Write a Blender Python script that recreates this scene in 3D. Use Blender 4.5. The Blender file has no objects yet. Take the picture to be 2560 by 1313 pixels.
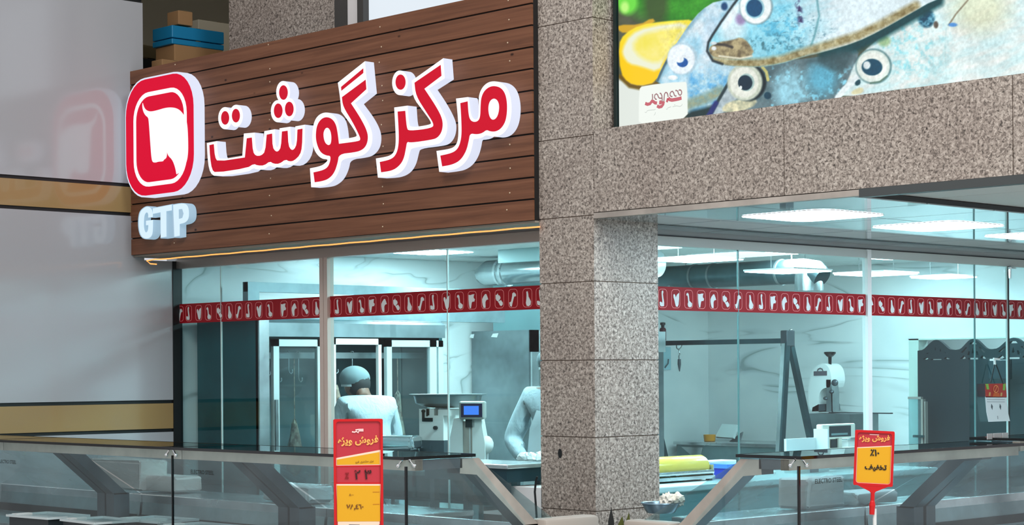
import bpy, bmesh, math, random
import numpy as np
from mathutils import Vector, Matrix
from mathutils.geometry import tessellate_polygon
random.seed(7)
SC = bpy.context.scene
COL = SC.collection

# ------------------------------------------------------------------ survey of the place
# World axes: X runs along the shop front, Y goes into the shop, Z up. The front corner of the
# granite pillar is the origin. The survey below turns a sight line into a point on a known plane.
FPX, YAW, PY0, ROLL, EYE = 4750.0, math.radians(45.97), 926.0, math.radians(0.4), 1.6
RT = np.array([math.cos(YAW), math.sin(YAW)])
FW = np.array([-math.sin(YAW), math.cos(YAW)])
CAM = -(RT * 0.4576 + FW * 10.5)


def ray(px, py):
    dx, dy = px - 1280.0, py - PY0
    c, s = math.cos(ROLL), math.sin(ROLL)
    x, y = dx * c - dy * s, dx * s + dy * c
    d = RT * x / FPX + FW
    return d[0], d[1], -y / FPX


def at_u(px, py, u):
    r = ray(px, py); t = (u - CAM[0]) / r[0]
    return Vector((u, CAM[1] + t * r[1], EYE + t * r[2]))


def at_v(px, py, v):
    r = ray(px, py); t = (v - CAM[1]) / r[1]
    return Vector((CAM[0] + t * r[0], v, EYE + t * r[2]))


def at_z(px, py, z):
    r = ray(px, py); t = (z - EYE) / r[2]
    return Vector((CAM[0] + t * r[0], CAM[1] + t * r[1], z))


def at_d(px, py, d):
    """Point at distance d straight ahead of the viewer."""
    r = ray(px, py)
    return Vector((CAM[0] + d * r[0], CAM[1] + d * r[1], EYE + d * r[2]))


# ------------------------------------------------------------------ mesh builder
class MB:
    def __init__(self):
        self.v, self.f, self.m = [], [], []

    def add(self, verts, faces, mat=0):
        o = len(self.v)
        self.v += [Vector(p) for p in verts]
        for f in faces:
            self.f.append([i + o for i in f]); self.m.append(mat)
        return self

    def box(self, x0, x1, y0, y1, z0, z1, mat=0):
        x0, x1 = sorted((x0, x1)); y0, y1 = sorted((y0, y1)); z0, z1 = sorted((z0, z1))
        vs = [(x, y, z) for z in (z0, z1) for y in (y0, y1) for x in (x0, x1)]
        return self.add(vs, [(0, 2, 3, 1), (4, 5, 7, 6), (0, 1, 5, 4), (2, 6, 7, 3), (0, 4, 6, 2), (1, 3, 7, 5)], mat)

    def bbox(self, x0, x1, y0, y1, z0, z1, b=0.01, mat=0, seg=2):
        """box with rounded edges"""
        bm = bmesh.new()
        bmesh.ops.create_cube(bm, size=1)
        for w in bm.verts:
            w.co = Vector(((x0 + x1) / 2 + w.co.x * abs(x1 - x0), (y0 + y1) / 2 + w.co.y * abs(y1 - y0), (z0 + z1) / 2 + w.co.z * abs(z1 - z0)))
        bmesh.ops.bevel(bm, geom=bm.edges[:], offset=b, segments=seg, affect='EDGES', profile=0.5)
        return self.bm(bm, mat)

    def bm(self, bm, mat=0):
        bm.verts.index_update()
        self.add([w.co.copy() for w in bm.verts], [[q.index for q in f.verts] for f in bm.faces], mat)
        bm.free()
        return self

    def poly(self, pts, mat=0):
        return self.add(pts, [list(range(len(pts)))], mat)

    def prism(self, outer, ext, holes=(), mat=0, side=None, back=True):
        """outline in 3D (flat) swept by the vector ext; the outline is the front face"""
        side = mat if side is None else side
        loops = [[Vector(p) for p in outer]] + [[Vector(p) for p in h] for h in holes]
        flat = [p for lp in loops for p in lp]
        n = len(flat)
        tris = tessellate_polygon(loops)
        ext = Vector(ext)
        o = len(self.v)
        self.v += flat + [p + ext for p in flat]
        for t in tris:
            self.f.append([o + i for i in t]); self.m.append(mat)
            if back:
                self.f.append([o + n + i for i in reversed(t)]); self.m.append(side)
        b = 0
        for lp in loops:
            k = len(lp)
            for i in range(k):
                j = (i + 1) % k
                self.f.append([o + b + i, o + b + j, o + n + b + j, o + n + b + i]); self.m.append(side)
            b += k
        return self

    def tube(self, pts, r, seg=10, mat=0, caps=True):
        pts = [Vector(p) for p in pts]
        rs = r if isinstance(r, (list, tuple)) else [r] * len(pts)
        o = len(self.v)
        prev = None
        for i, p in enumerate(pts):
            t = (pts[min(i + 1, len(pts) - 1)] - pts[max(i - 1, 0)]).normalized()
            if prev is None:
                a = Vector((0, 0, 1)) if abs(t.z) < 0.9 else Vector((1, 0, 0))
                n = t.cross(a).normalized()
            else:
                n = (prev - t * prev.dot(t)).normalized()
            prev = n
            b = t.cross(n)
            for k in range(seg):
                a = 2 * math.pi * k / seg
                self.v.append(p + (n * math.cos(a) + b * math.sin(a)) * rs[i])
        for i in range(len(pts) - 1):
            for k in range(seg):
                q = (k + 1) % seg
                self.f.append([o + i * seg + k, o + i * seg + q, o + (i + 1) * seg + q, o + (i + 1) * seg + k]); self.m.append(mat)
        if caps:
            self.f.append([o + k for k in range(seg)]); self.m.append(mat)
            e = o + (len(pts) - 1) * seg
            self.f.append([e + k for k in reversed(range(seg))]); self.m.append(mat)
        return self

    def bar(self, a, b, w, h, mat=0, up=(0, 0, 1)):
        """rectangular bar from a to b, w across, h along up"""
        a, b, up = Vector(a), Vector(b), Vector(up)
        t = (b - a).normalized()
        s = t.cross(up).normalized()
        u = s.cross(t)
        vs = [p + s * (i * w / 2) + u * (j * h / 2) for p in (a, b) for j in (-1, 1) for i in (-1, 1)]
        return self.add(vs, [(0, 1, 3, 2), (4, 6, 7, 5), (0, 4, 5, 1), (2, 3, 7, 6), (0, 2, 6, 4), (1, 5, 7, 3)], mat)

    def lathe(self, c, prof, seg=20, mat=0, axis='z'):
        c = Vector(c); o = len(self.v)
        for (r, h) in prof:
            for k in range(seg):
                a = 2 * math.pi * k / seg
                p = (r * math.cos(a), r * math.sin(a), h)
                if axis == 'x': p = (h, p[0], p[1])
                if axis == 'y': p = (p[0], h, p[1])
                self.v.append(c + Vector(p))
        for i in range(len(prof) - 1):
            for k in range(seg):
                q = (k + 1) % seg
                self.f.append([o + i * seg + k, o + i * seg + q, o + (i + 1) * seg + q, o + (i + 1) * seg + k]); self.m.append(mat)
        self.f.append([o + k for k in reversed(range(seg))]); self.m.append(mat)
        e = o + (len(prof) - 1) * seg
        self.f.append([e + k for k in range(seg)]); self.m.append(mat)
        return self

    def ball(self, c, rx, ry=None, rz=None, seg=14, mat=0):
        ry = rx if ry is None else ry; rz = rx if rz is None else rz
        bm = bmesh.new()
        bmesh.ops.create_uvsphere(bm, u_segments=seg, v_segments=max(6, seg // 2), radius=1)
        for w in bm.verts:
            w.co = Vector(c) + Vector((w.co.x * rx, w.co.y * ry, w.co.z * rz))
        return self.bm(bm, mat)

    def xf(self, M):
        self.v = [M @ p for p in self.v]
        return self

    def build(self, name, mats, parent=None, local=False, smooth=False, fixn=True):
        mats = mats if isinstance(mats, (list, tuple)) else [mats]
        off = Vector((0, 0, 0))
        if parent is not None and not local:
            q = parent
            while q is not None:
                off += q.location; q = q.parent
        me = bpy.data.meshes.new(name)
        me.from_pydata([tuple(p - off) for p in self.v], [], self.f)
        for m in mats: me.materials.append(m)
        me.polygons.foreach_set('material_index', self.m)
        if fixn:
            bm = bmesh.new(); bm.from_mesh(me)
            bmesh.ops.recalc_face_normals(bm, faces=bm.faces[:])
            bm.to_mesh(me); bm.free()
        if smooth:
            me.polygons.foreach_set('use_smooth', [True] * len(me.polygons))
            try: me.set_sharp_from_angle(angle=math.radians(40))
            except Exception: pass
        me.update()
        o = bpy.data.objects.new(name, me)
        COL.objects.link(o)
        if parent is not None: o.parent = parent
        return o


def tag(o, label=None, cat=None, group=None, kind=None):
    if label: o['label'] = label
    if cat: o['category'] = cat
    if group: o['group'] = group
    if kind: o['kind'] = kind
    return o


def thing(name, label, cat, loc=(0, 0, 0), rotz=0.0, group=None):
    o = bpy.data.objects.new(name, None); COL.objects.link(o)
    o.empty_display_size = 0.05
    o.location = loc; o.rotation_euler = (0, 0, rotz)
    return tag(o, label, cat, group)


def struct(name, mb, mats, **k):
    return tag(mb.build(name, mats, **k), kind='structure')


def kids(o):
    return [c for c in bpy.data.objects if c.parent == o]


def dup(o, loc=None, rotz=None, label=None, parent=None):
    c = o.copy(); COL.objects.link(c)
    if parent is not None: c.parent = parent
    if loc is not None: c.location = loc
    if rotz is not None: c.rotation_euler = (0, 0, rotz)
    if label: c['label'] = label
    for ch in kids(o): dup(ch, parent=c)
    return c


# ------------------------------------------------------------------ materials
def lin(c):
    return tuple((x / 255 / 12.92) if x / 255 <= 0.04045 else ((x / 255 + 0.055) / 1.055) ** 2.4 for x in c)


MATS = {}


def mat(name, rgb=(128, 128, 128), rough=0.5, metal=0.0, spec=0.5, emit=None, estr=0.0, coat=0.0, raw=None):
    if name in MATS: return MATS[name]
    m = bpy.data.materials.new(name); m.use_nodes = True
    b = m.node_tree.nodes['Principled BSDF']
    c = raw if raw else lin(rgb)
    b.inputs['Base Color'].default_value = (*c, 1)
    b.inputs['Roughness'].default_value = rough
    b.inputs['Metallic'].default_value = metal
    b.inputs['Specular IOR Level'].default_value = spec
    b.inputs['Coat Weight'].default_value = coat
    if emit:
        b.inputs['Emission Color'].default_value = (*lin(emit), 1)
        b.inputs['Emission Strength'].default_value = estr
    MATS[name] = m
    return m


def nodes(m):
    t = m.node_tree
    return t, t.nodes, t.links, t.nodes['Principled BSDF']


def ramp(N, stops):
    r = N.new('ShaderNodeValToRGB')
    el = r.color_ramp.elements
    while len(el) < len(stops): el.new(0.5)
    for e, (p, c) in zip(el, stops):
        e.position = p; e.color = (*lin(c), 1)
    return r


def noise_node(N, L, vec, scale, detail=3, rough=0.55, dist=0.0):
    n = N.new('ShaderNodeTexNoise')
    n.inputs['Scale'].default_value = scale; n.inputs['Detail'].default_value = detail
    n.inputs['Roughness'].default_value = rough; n.inputs['Distortion'].default_value = dist
    L.new(vec, n.inputs['Vector'])
    return n


def obj_vec(N, L, scale=(1, 1, 1)):
    tc = N.new('ShaderNodeTexCoord'); mp = N.new('ShaderNodeMapping')
    mp.inputs['Scale'].default_value = scale
    L.new(tc.outputs['Object'], mp.inputs['Vector'])
    return mp.outputs['Vector']


def make_granite():
    m = mat('granite', rough=0.45, spec=0.4)
    t, N, L, b = nodes(m)
    v = obj_vec(N, L)
    a = noise_node(N, L, v, 60, 2.5, 0.6, 0.8)
    r = ramp(N, [(0.28, (84, 78, 74)), (0.41, (138, 129, 122)), (0.52, (172, 163, 155)), (0.64, (202, 194, 186)), (0.78, (226, 219, 212))])
    L.new(a.outputs['Fac'], r.inputs['Fac'])
    d = noise_node(N, L, v, 85, 1.5, 0.5, 0.3)
    r2 = ramp(N, [(0.32, (80, 72, 66)), (0.42, (255, 255, 255))])
    L.new(d.outputs['Fac'], r2.inputs['Fac'])
    mx = N.new('ShaderNodeMix'); mx.data_type = 'RGBA'; mx.blend_type = 'MULTIPLY'; mx.inputs['Factor'].default_value = 0.75
    L.new(r.outputs['Color'], mx.inputs['A']); L.new(r2.outputs['Color'], mx.inputs['B'])
    e = noise_node(N, L, v, 1.6, 2)
    r3 = ramp(N, [(0.35, (236, 230, 226)), (0.65, (255, 252, 248))])
    L.new(e.outputs['Fac'], r3.inputs['Fac'])
    mx2 = N.new('ShaderNodeMix'); mx2.data_type = 'RGBA'; mx2.blend_type = 'MULTIPLY'; mx2.inputs['Factor'].default_value = 1.0
    L.new(mx.outputs['Result'], mx2.inputs['A']); L.new(r3.outputs['Color'], mx2.inputs['B'])
    L.new(mx2.outputs['Result'], b.inputs['Base Color'])
    return m


def make_wood():
    m = mat('thermo_wood', rough=0.5, spec=0.3)
    t, N, L, b = nodes(m)
    v = obj_vec(N, L, (0.5, 1, 14))
    a = noise_node(N, L, v, 2.2, 5, 0.6, 0.6)
    r = ramp(N, [(0.3, (98, 62, 44)), (0.5, (118, 76, 54)), (0.7, (132, 88, 64))])
    L.new(a.outputs['Fac'], r.inputs['Fac'])
    v2 = obj_vec(N, L, (5.0, 1, 9))
    k = N.new('ShaderNodeTexVoronoi'); k.inputs['Scale'].default_value = 0.75
    L.new(v2, k.inputs['Vector'])
    rk = ramp(N, [(0.03, (70, 34, 20)), (0.075, (255, 255, 255))])
    L.new(k.outputs['Distance'], rk.inputs['Fac'])
    mx = N.new('ShaderNodeMix'); mx.data_type = 'RGBA'; mx.blend_type = 'MULTIPLY'; mx.inputs['Factor'].default_value = 0.9
    L.new(r.outputs['Color'], mx.inputs['A']); L.new(rk.outputs['Color'], mx.inputs['B'])
    L.new(mx.outputs['Result'], b.inputs['Base Color'])
    return m


def make_marble():
    m = mat('marble_tile', rough=0.25, spec=0.4)
    t, N, L, b = nodes(m)
    v = obj_vec(N, L, (0.75, 0.75, 1.15))
    mpv = N.new('ShaderNodeMapping'); mpv.inputs['Rotation'].default_value = (0.5, 0.62, 0.4); mpv.inputs['Scale'].default_value = (0.55, 0.9, 1.9)
    L.new(v, mpv.inputs['Vector'])
    w = noise_node(N, L, mpv.outputs['Vector'], 0.9, 2.5, 0.5, 0.9)
    r = ramp(N, [(0.470, (238, 240, 240)), (0.497, (208, 215, 216)), (0.502, (158, 168, 170)), (0.509, (226, 230, 230)), (0.525, (238, 240, 240))])
    L.new(w.outputs['Fac'], r.inputs['Fac'])
    n = noise_node(N, L, v, 1.1, 3)
    r2 = ramp(N, [(0.38, (255, 255, 255)), (0.62, (236, 240, 242))])
    L.new(n.outputs['Fac'], r2.inputs['Fac'])
    n3 = noise_node(N, L, v, 2.3, 2)
    r3 = ramp(N, [(0.42, (0, 0, 0)), (0.58, (255, 255, 255))])
    L.new(n3.outputs['Fac'], r3.inputs['Fac'])
    mw = N.new('ShaderNodeMix'); mw.data_type = 'RGBA'
    L.new(r3.outputs['Color'], mw.inputs['Factor'])
    mw.inputs['A'].default_value = (*lin((238, 240, 240)), 1)
    L.new(r.outputs['Color'], mw.inputs['B'])
    mx = N.new('ShaderNodeMix'); mx.data_type = 'RGBA'; mx.blend_type = 'MULTIPLY'; mx.inputs['Factor'].default_value = 1.0
    L.new(mw.outputs['Result'], mx.inputs['A']); L.new(r2.outputs['Color'], mx.inputs['B'])
    L.new(mx.outputs['Result'], b.inputs['Base Color'])
    return m


def make_steel(name, rgb, rough=0.32, scale=3.0, metal=0.85, var=0.10):
    m = mat(name, rgb, rough=rough, metal=metal, spec=0.5)
    t, N, L, b = nodes(m)
    v = obj_vec(N, L)
    n = noise_node(N, L, v, scale, 4, 0.6)
    lo = tuple(max(0, c * (1 - var)) for c in rgb); hi = tuple(min(255, c * (1 + var)) for c in rgb)
    r = ramp(N, [(0.35, lo), (0.65, hi)])
    L.new(n.outputs['Fac'], r.inputs['Fac'])
    L.new(r.outputs['Color'], b.inputs['Base Color'])
    r2 = ramp(N, [(0.3, (int(255 * rough * 0.8),) * 3), (0.7, (int(255 * min(1, rough * 1.25)),) * 3)])
    mr = N.new('ShaderNodeMapRange'); mr.inputs['To Min'].default_value = rough * 0.75; mr.inputs['To Max'].default_value = min(1, rough * 1.3)
    L.new(n.outputs['Fac'], mr.inputs['Value']); L.new(mr.outputs['Result'], b.inputs['Roughness'])
    N.remove(r2)
    return m


def make_glass(name, tint, refl=1.0, rough=0.0, film=0.0):
    """thin sheet: tinted see-through with a Fresnel reflection, optionally a light film of smears"""
    m = bpy.data.materials.new(name); m.use_nodes = True
    t = m.node_tree; N, L = t.nodes, t.links
    N.clear()
    out = N.new('ShaderNodeOutputMaterial')
    tr = N.new('ShaderNodeBsdfTransparent'); tr.inputs['Color'].default_value = (*tint, 1)
    gl = N.new('ShaderNodeBsdfGlossy'); gl.inputs['Roughness'].default_value = rough
    lw = N.new('ShaderNodeLayerWeight'); lw.inputs['Blend'].default_value = 0.5
    pw = N.new('ShaderNodeMath'); pw.operation = 'POWER'; pw.inputs[1].default_value = 5.0
    L.new(lw.outputs['Facing'], pw.inputs[0])
    mu = N.new('ShaderNodeMath'); mu.operation = 'MULTIPLY_ADD'; mu.inputs[1].default_value = 0.93 * min(1.0, refl); mu.inputs[2].default_value = 0.055 * refl; mu.use_clamp = True
    L.new(pw.outputs[0], mu.inputs[0])
    mx = N.new('ShaderNodeMixShader')
    L.new(mu.outputs[0], mx.inputs['Fac']); L.new(tr.outputs[0], mx.inputs[1]); L.new(gl.outputs[0], mx.inputs[2])
    last = mx
    if film > 0:
        df = N.new('ShaderNodeBsdfDiffuse'); df.inputs['Color'].default_value = (0.75, 0.85, 0.86, 1)
        tc = N.new('ShaderNodeTexCoord')
        n = N.new('ShaderNodeTexNoise'); n.inputs['Scale'].default_value = 3.0; n.inputs['Detail'].default_value = 3
        L.new(tc.outputs['Object'], n.inputs['Vector'])
        mr = N.new('ShaderNodeMapRange'); mr.inputs['From Min'].default_value = 0.35; mr.inputs['From Max'].default_value = 0.7
        mr.inputs['To Min'].default_value = film * 0.4; mr.inputs['To Max'].default_value = film
        L.new(n.outputs['Fac'], mr.inputs['Value'])
        m2 = N.new('ShaderNodeMixShader')
        L.new(mr.outputs['Result'], m2.inputs['Fac']); L.new(mx.outputs[0], m2.inputs[1]); L.new(df.outputs[0], m2.inputs[2])
        last = m2
    L.new(last.outputs[0], out.inputs['Surface'])
    MATS[name] = m
    return m


def make_emit(name, rgb, strength, body=(90, 90, 94)):
    return mat(name, body, rough=0.6, spec=0.2, emit=rgb, estr=strength)


GRANITE = make_granite(); WOOD = make_wood(); MARBLE = make_marble()
STEEL = make_steel('brushed_steel', (150, 156, 158))
STEEL_WARM = make_steel('warm_steel', (186, 176, 166), rough=0.45, metal=0.45)
STEEL_DARK = make_steel('dark_steel', (92, 100, 106), rough=0.4)
STEEL_LT = make_steel('bright_steel', (200, 206, 208), rough=0.25)
STEEL_SHEET = make_steel('sheet_steel', (128, 138, 142), rough=0.38, scale=1.5, var=0.18)
CHROME = mat('chrome', (225, 228, 230), rough=0.08, metal=1.0)
BLACK = mat('black_rubber', (14, 15, 17), rough=0.5)
BLACKG = mat('black_gloss', (8, 10, 12), rough=0.12)
WHITE = mat('white_paint', (226, 228, 228), rough=0.5)
WHITEP = mat('white_plastic', (222, 224, 222), rough=0.35)
CREAM = mat('cream_paint', (205, 198, 178), rough=0.7)
PANEL = mat('grey_panel', (172, 173, 177), rough=0.12, spec=0.7, coat=0.55)
PANEL.node_tree.nodes['Principled BSDF'].inputs['Coat Roughness'].default_value = 0.11
GOLD = mat('gold_panel', (160, 132, 88), rough=0.16, spec=0.5, coat=0.3)
ALU = mat('aluminium_frame', (165, 160, 155), rough=0.35, metal=0.6)
ALU_W = mat('white_frame', (232, 228, 226), rough=0.4)
SHOPGLASS = make_glass('shop_glass', (0.74, 0.925, 0.94), 0.9)
CASEGLASS = make_glass('case_glass', (0.86, 0.95, 0.96), 1.0, film=0.07)
TOPGLASS = make_glass('case_top_glass', (0.70, 0.82, 0.83), 1.3)
FRIDGEGLASS = make_glass('fridge_glass', (0.66, 0.76, 0.78), 1.2, film=0.06)
CLEARPLASTIC = make_glass('clear_plastic', (0.9, 0.95, 0.95), 2.2, rough=0.08, film=0.35)
GLASSEDGE = mat('glass_edge', (150, 205, 205), rough=0.2)
RED = mat('red_print', (150, 2, 20), rough=0.5, spec=0.3)
REDP = mat('red_plastic', (205, 8, 14), rough=0.3)
PINKRED = mat('pale_red_print', (190, 44, 58), rough=0.5)
YELLOW = mat('yellow_card', (226, 164, 4), rough=0.6)
CARDW = mat('card_white', (246, 214, 190), rough=0.6)
TEXTK = mat('black_ink', (26, 22, 16), rough=0.6)
TEXTY = mat('yellow_ink', (250, 180, 90), rough=0.6)
TEXTP = mat('pink_ink', (246, 200, 196), rough=0.6)
INKD = mat('dark_red_ink', (60, 4, 6), rough=0.6)
ICON_W = mat('decal_white', (222, 226, 226), rough=0.5)
ICON_P = mat('decal_pink', (240, 150, 152), rough=0.5)
LAMP = make_emit('lamp_panel', (216, 250, 255), 74.0)
LAMP_DIM = make_emit('lamp_panel_soft', (214, 250, 255), 30.0)
LAMP_OUT = make_emit('soffit_lamp_panel', (212, 240, 255), 26.0)
SIGN_W = make_emit('sign_white', (250, 250, 255), 1.05)
SIGN_S = make_emit('sign_side', (228, 234, 254), 0.9)
SIGN_R = make_emit('sign_red', (220, 0, 50), 0.85, body=(120, 5, 20))
SIGN_LR = make_emit('letter_red', (200, 14, 42), 0.85, body=(120, 5, 20))
SIGN_DK = mat('sign_seam', (70, 50, 60), rough=0.5)
SIGN_C = make_emit('sign_cool_white', (176, 214, 238), 0.62, body=(120, 130, 140))
LED = make_emit('warm_led', (255, 156, 70), 1.7)
SKIN = mat('skin', (118, 84, 68), rough=0.5)
COAT = mat('white_coat', (168, 182, 188), rough=0.8)
_t, _N, _L, _b = nodes(COAT)
_n = noise_node(_N, _L, obj_vec(_N, _L, (1.4, 1.4, .7)), 9, 3, 0.55, 0.6); _bp = _N.new('ShaderNodeBump'); _bp.inputs['Strength'].default_value = 0.55; _bp.inputs['Distance'].default_value = 0.03
_L.new(_n.outputs['Fac'], _bp.inputs['Height']); _L.new(_bp.outputs['Normal'], _b.inputs['Normal'])
TROUSER = mat('dark_trousers', (50, 56, 64), rough=0.8)
NETM = mat('hair_net', (112, 130, 134), rough=0.8)
HAIR = mat('dark_hair', (30, 28, 28), rough=0.6)
SCREEN_DK = mat('dark_screen_wood', (10, 30, 36), rough=0.45)
CARDBOARD = mat('cardboard', (158, 120, 80), rough=0.8)
CARDBOARD_D = mat('dark_cardboard', (112, 100, 70), rough=0.8)
BLUEBOX = mat('blue_box', (20, 128, 176), rough=0.45)
DARKBOX = mat('dark_box', (28, 34, 36), rough=0.6)

# ------------------------------------------------------------------ camera
cd = bpy.data.cameras.new('camera'); cam = bpy.data.objects.new('camera', cd); COL.objects.link(cam)
cd.sensor_width = 36.0; cd.lens = FPX / 2560 * 36.0
cd.shift_y = (PY0 - 656.5) / 2560
cd.clip_end = 200
cam.matrix_world = Matrix.Translation((CAM[0], CAM[1], EYE)) @ Matrix.Rotation(YAW, 4, 'Z') @ Matrix.Rotation(math.pi / 2, 4, 'X') @ Matrix.Rotation(-ROLL, 4, 'Z')
SC.camera = cam
SC.view_settings.view_transform = 'Standard'; SC.view_settings.look = 'None'
SC.view_settings.gamma = 1.0; SC.view_settings.use_curve_mapping = False; SC.view_settings.exposure = 0.0
SC.cycles.use_denoising = True
SC.cycles.max_bounces = 14; SC.cycles.transparent_max_bounces = 24; SC.cycles.sample_clamp_indirect = 10.0
SC.cycles.caustics_reflective = False; SC.cycles.caustics_refractive = False

wd = bpy.data.worlds.new('hall_light'); SC.world = wd; wd.use_nodes = True
wd.node_tree.nodes['Background'].inputs['Color'].default_value = (0.93, 0.95, 1.0, 1)
wd.node_tree.nodes['Background'].inputs['Strength'].default_value = 0.70

def area(name, loc, rot, sx, sy, power, rgb=(1, 1, 1)):
    l = bpy.data.lights.new(name, 'AREA'); l.shape = 'RECTANGLE'; l.size = sx; l.size_y = sy; l.energy = power; l.color = rgb
    o = bpy.data.objects.new(name, l); COL.objects.link(o); o.location = loc; o.rotation_euler = rot
    return o

# unseen overhead area lights, added to brighten the pillar faces
area('hall_fill', (3.0, -6.5, 7.5), (math.radians(25), 0, 0), 3, 3, 330, (1.0, 0.93, 0.86))
area('hall_fill', (8.5, -2.0, 7.5), (math.radians(15), math.radians(25), 0), 3, 3, 520, (0.92, 0.98, 1.0))

VG, UG, UW, VB = 0.36, -0.35, -4.56, 6.425     # left glass, right glass, left wall, back wall
ZS, ZG, ZC = 2.47, 2.436, 2.52                            # soffit outside, ceiling inside

# ================================================================== SETTING
struct('floor', MB().box(-9, 14, -11, 9, -0.1, 0), mat('floor_tile', (196, 192, 186), rough=0.3))

# granite pillar, clad in slabs with fine joints
mb = MB()
zj = [0.0, 0.38, 0.816, 1.225, 1.654, 2.09, 2.456, 2.90, 3.55, 4.3]
for a, b in zip(zj[:-1], zj[1:]):
    mb.box(-0.426, 0, 0, 0.53, a + 0.0025, b - 0.0025)
mb.box(-0.42, -0.006, 0.006, 0.524, 0, 4.3, 1)
pillar = struct('pillar', mb, [GRANITE, mat('grout', (120, 104, 92), rough=0.9)])

# dark chipped hole in the pillar face, its inner shade put in as a black disc
h = at_v(1400, 1134, -0.001)
mb = MB(); mb.lathe((h.x, -0.003, h.z), [(0.001, 0.0), (0.012, 0.0), (0.012, 0.003)], axis='y', seg=14)
mb.xf(Matrix.Translation((h.x, 0, h.z)) @ Matrix.Diagonal((1.25, 1, 2.2, 1)) @ Matrix.Translation((-h.x, 0, -h.z)))
mb.build('drill_hole', BLACK, pillar)

# granite beam over the passage
mb = MB()
xj = [0.002, 1.32, 2.62, 3.9, 5.2]
for a, b in zip(xj[:-1], xj[1:]):
    mb.box(a + 0.0025, b - 0.0025, 0, 0.30, ZS, 2.925)
mb.box(0.0, 5.2, 0.006, 0.295, ZS + 0.006, 2.92, 1)
struct('beam', mb, [GRANITE, MATS['grout']])
mb = MB(); mb.box(0.0, 1.775, 0.0, 0.035, ZS - 0.034, ZS - 0.004)
struct('trim_1', mb, STEEL_WARM)
mb = MB(); mb.box(1.775, 5.2, -0.002, 0.05, ZS - 0.042, ZS - 0.001)
struct('trim_2', mb, mat('dark_trim', (66, 70, 70), rough=0.4))

# soffit: glossy tiles next to the glass, matt tiles beyond
def tiled(x0, x1, y0, y1, z, nx, ny, skip=(), gap=0.004, t=0.02, ox=0.0, oy=0.0):
    m = MB()
    dx, dy = (x1 - x0) / nx, (y1 - y0) / ny
    for i in range(nx):
        for j in range(ny):
            if (i, j) in skip: continue
            m.box(x0 + i * dx + gap, x0 + (i + 1) * dx - gap, y0 + j * dy + gap, y0 + (j + 1) * dy - gap, z, z + t)
    m.box(x0, x1, y0, y1, z + 0.006, z + t + 0.01, 1)
    return m

GLOSSC = mat('glossy_ceiling_tile', (186, 198, 202), rough=0.035, metal=0.45, spec=0.8)
JOINT = mat('ceiling_joint', (50, 54, 56), rough=0.7)
struct('ceiling_soffit', tiled(-0.345, 1.72, 0.04, 7.0, ZG, 3, 11, gap=0.006), [GLOSSC, JOINT])
struct('ceiling_passage', tiled(1.68, 5.2, 0.05, 7.0, ZS, 5, 10, gap=0.003), [mat('matt_ceiling_tile', (206, 203, 198), rough=0.55), JOINT])

# square lamps let into the soffit
def lamp_square(name, label, c, half, z, m, group, frame=0.004, r=0.16, drop=0.004):
    t = thing(name, label, 'ceiling lamp', (c[0], c[1], z), group=group)
    pts = []
    R_ = half * 2 * r
    for (sx, sy, a0) in ((1, 1, 0), (-1, 1, 90), (-1, -1, 180), (1, -1, 270)):
        for k in range(5):
            a = math.radians(a0 + 22.5 * k)
            pts.append((sx * (half - R_) + R_ * math.cos(a), sy * (half - R_) + R_ * math.sin(a), 0))
    lo = [(p[0], p[1], -drop) for p in pts]
    MB().prism(lo, (0, 0, drop * 0.8)).build('diffuser', m, t, local=True)
    k = 1 + frame / half
    fr = MB()
    out = [(p[0] * k, p[1] * k, -drop * 0.6) for p in pts]
    inn = [(p[0] * 1.002, p[1] * 1.002, -drop * 0.6) for p in pts]
    fr.prism(out, (0, 0, drop * 0.6), holes=[inn])
    fr.build('frame', ALU_W, t, local=True)
    return t

for i, (py, what) in enumerate(((0.79, 'first square lamp of the row in the glossy soffit beside the granite pillar'),
                               (2.01, 'second square lamp of the glossy soffit row, above the white window post'),
                               (3.23, 'third square lamp of the glossy soffit row, at the end away from the pillar'))):
    lamp_square('soffit_lamp', what, (0.90, py), 0.30, ZG, LAMP_OUT, 'square lamps in the glossy soffit')

# ---------------- wall clad with glossy panels, gold bands, black joints
mb = MB()
def clad(z0, z1, y1, k): mb.box(UW - 0.02, UW, -4.5, y1, z0, z1, k)
bands = [(0.0, 1.165, 0), (1.19, 1.375, 1), (1.40, 2.735, 0), (2.76, 2.945, 1), (2.97, 4.29, 0), (4.315, 4.5, 1), (4.52, 6.5, 0)]
for a, b, k in bands:
    if b <= 2.4: clad(a, b, VG - 0.02, k)
    elif a < 2.42: clad(a, 2.42, VG - 0.02, k); clad(2.42, b, 0.06, k)
    else: clad(a, b, 0.06, k)
mb.box(UW - 0.06, UW - 0.015, -4.5, VG - 0.02, 0, 2.42, 2)
mb.box(UW - 0.06, UW - 0.015, -4.5, 0.06, 2.42, 6.5, 2)
struct('wall_left', mb, [PANEL, GOLD, BLACK])

# ---------------- butcher's room: walls, ceiling
mb = MB(); mb.box(UW - 0.16, UW - 0.03, VG, VB + 1.4, 0, ZC + 0.1); struct('wall_side', mb, MARBLE)
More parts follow.
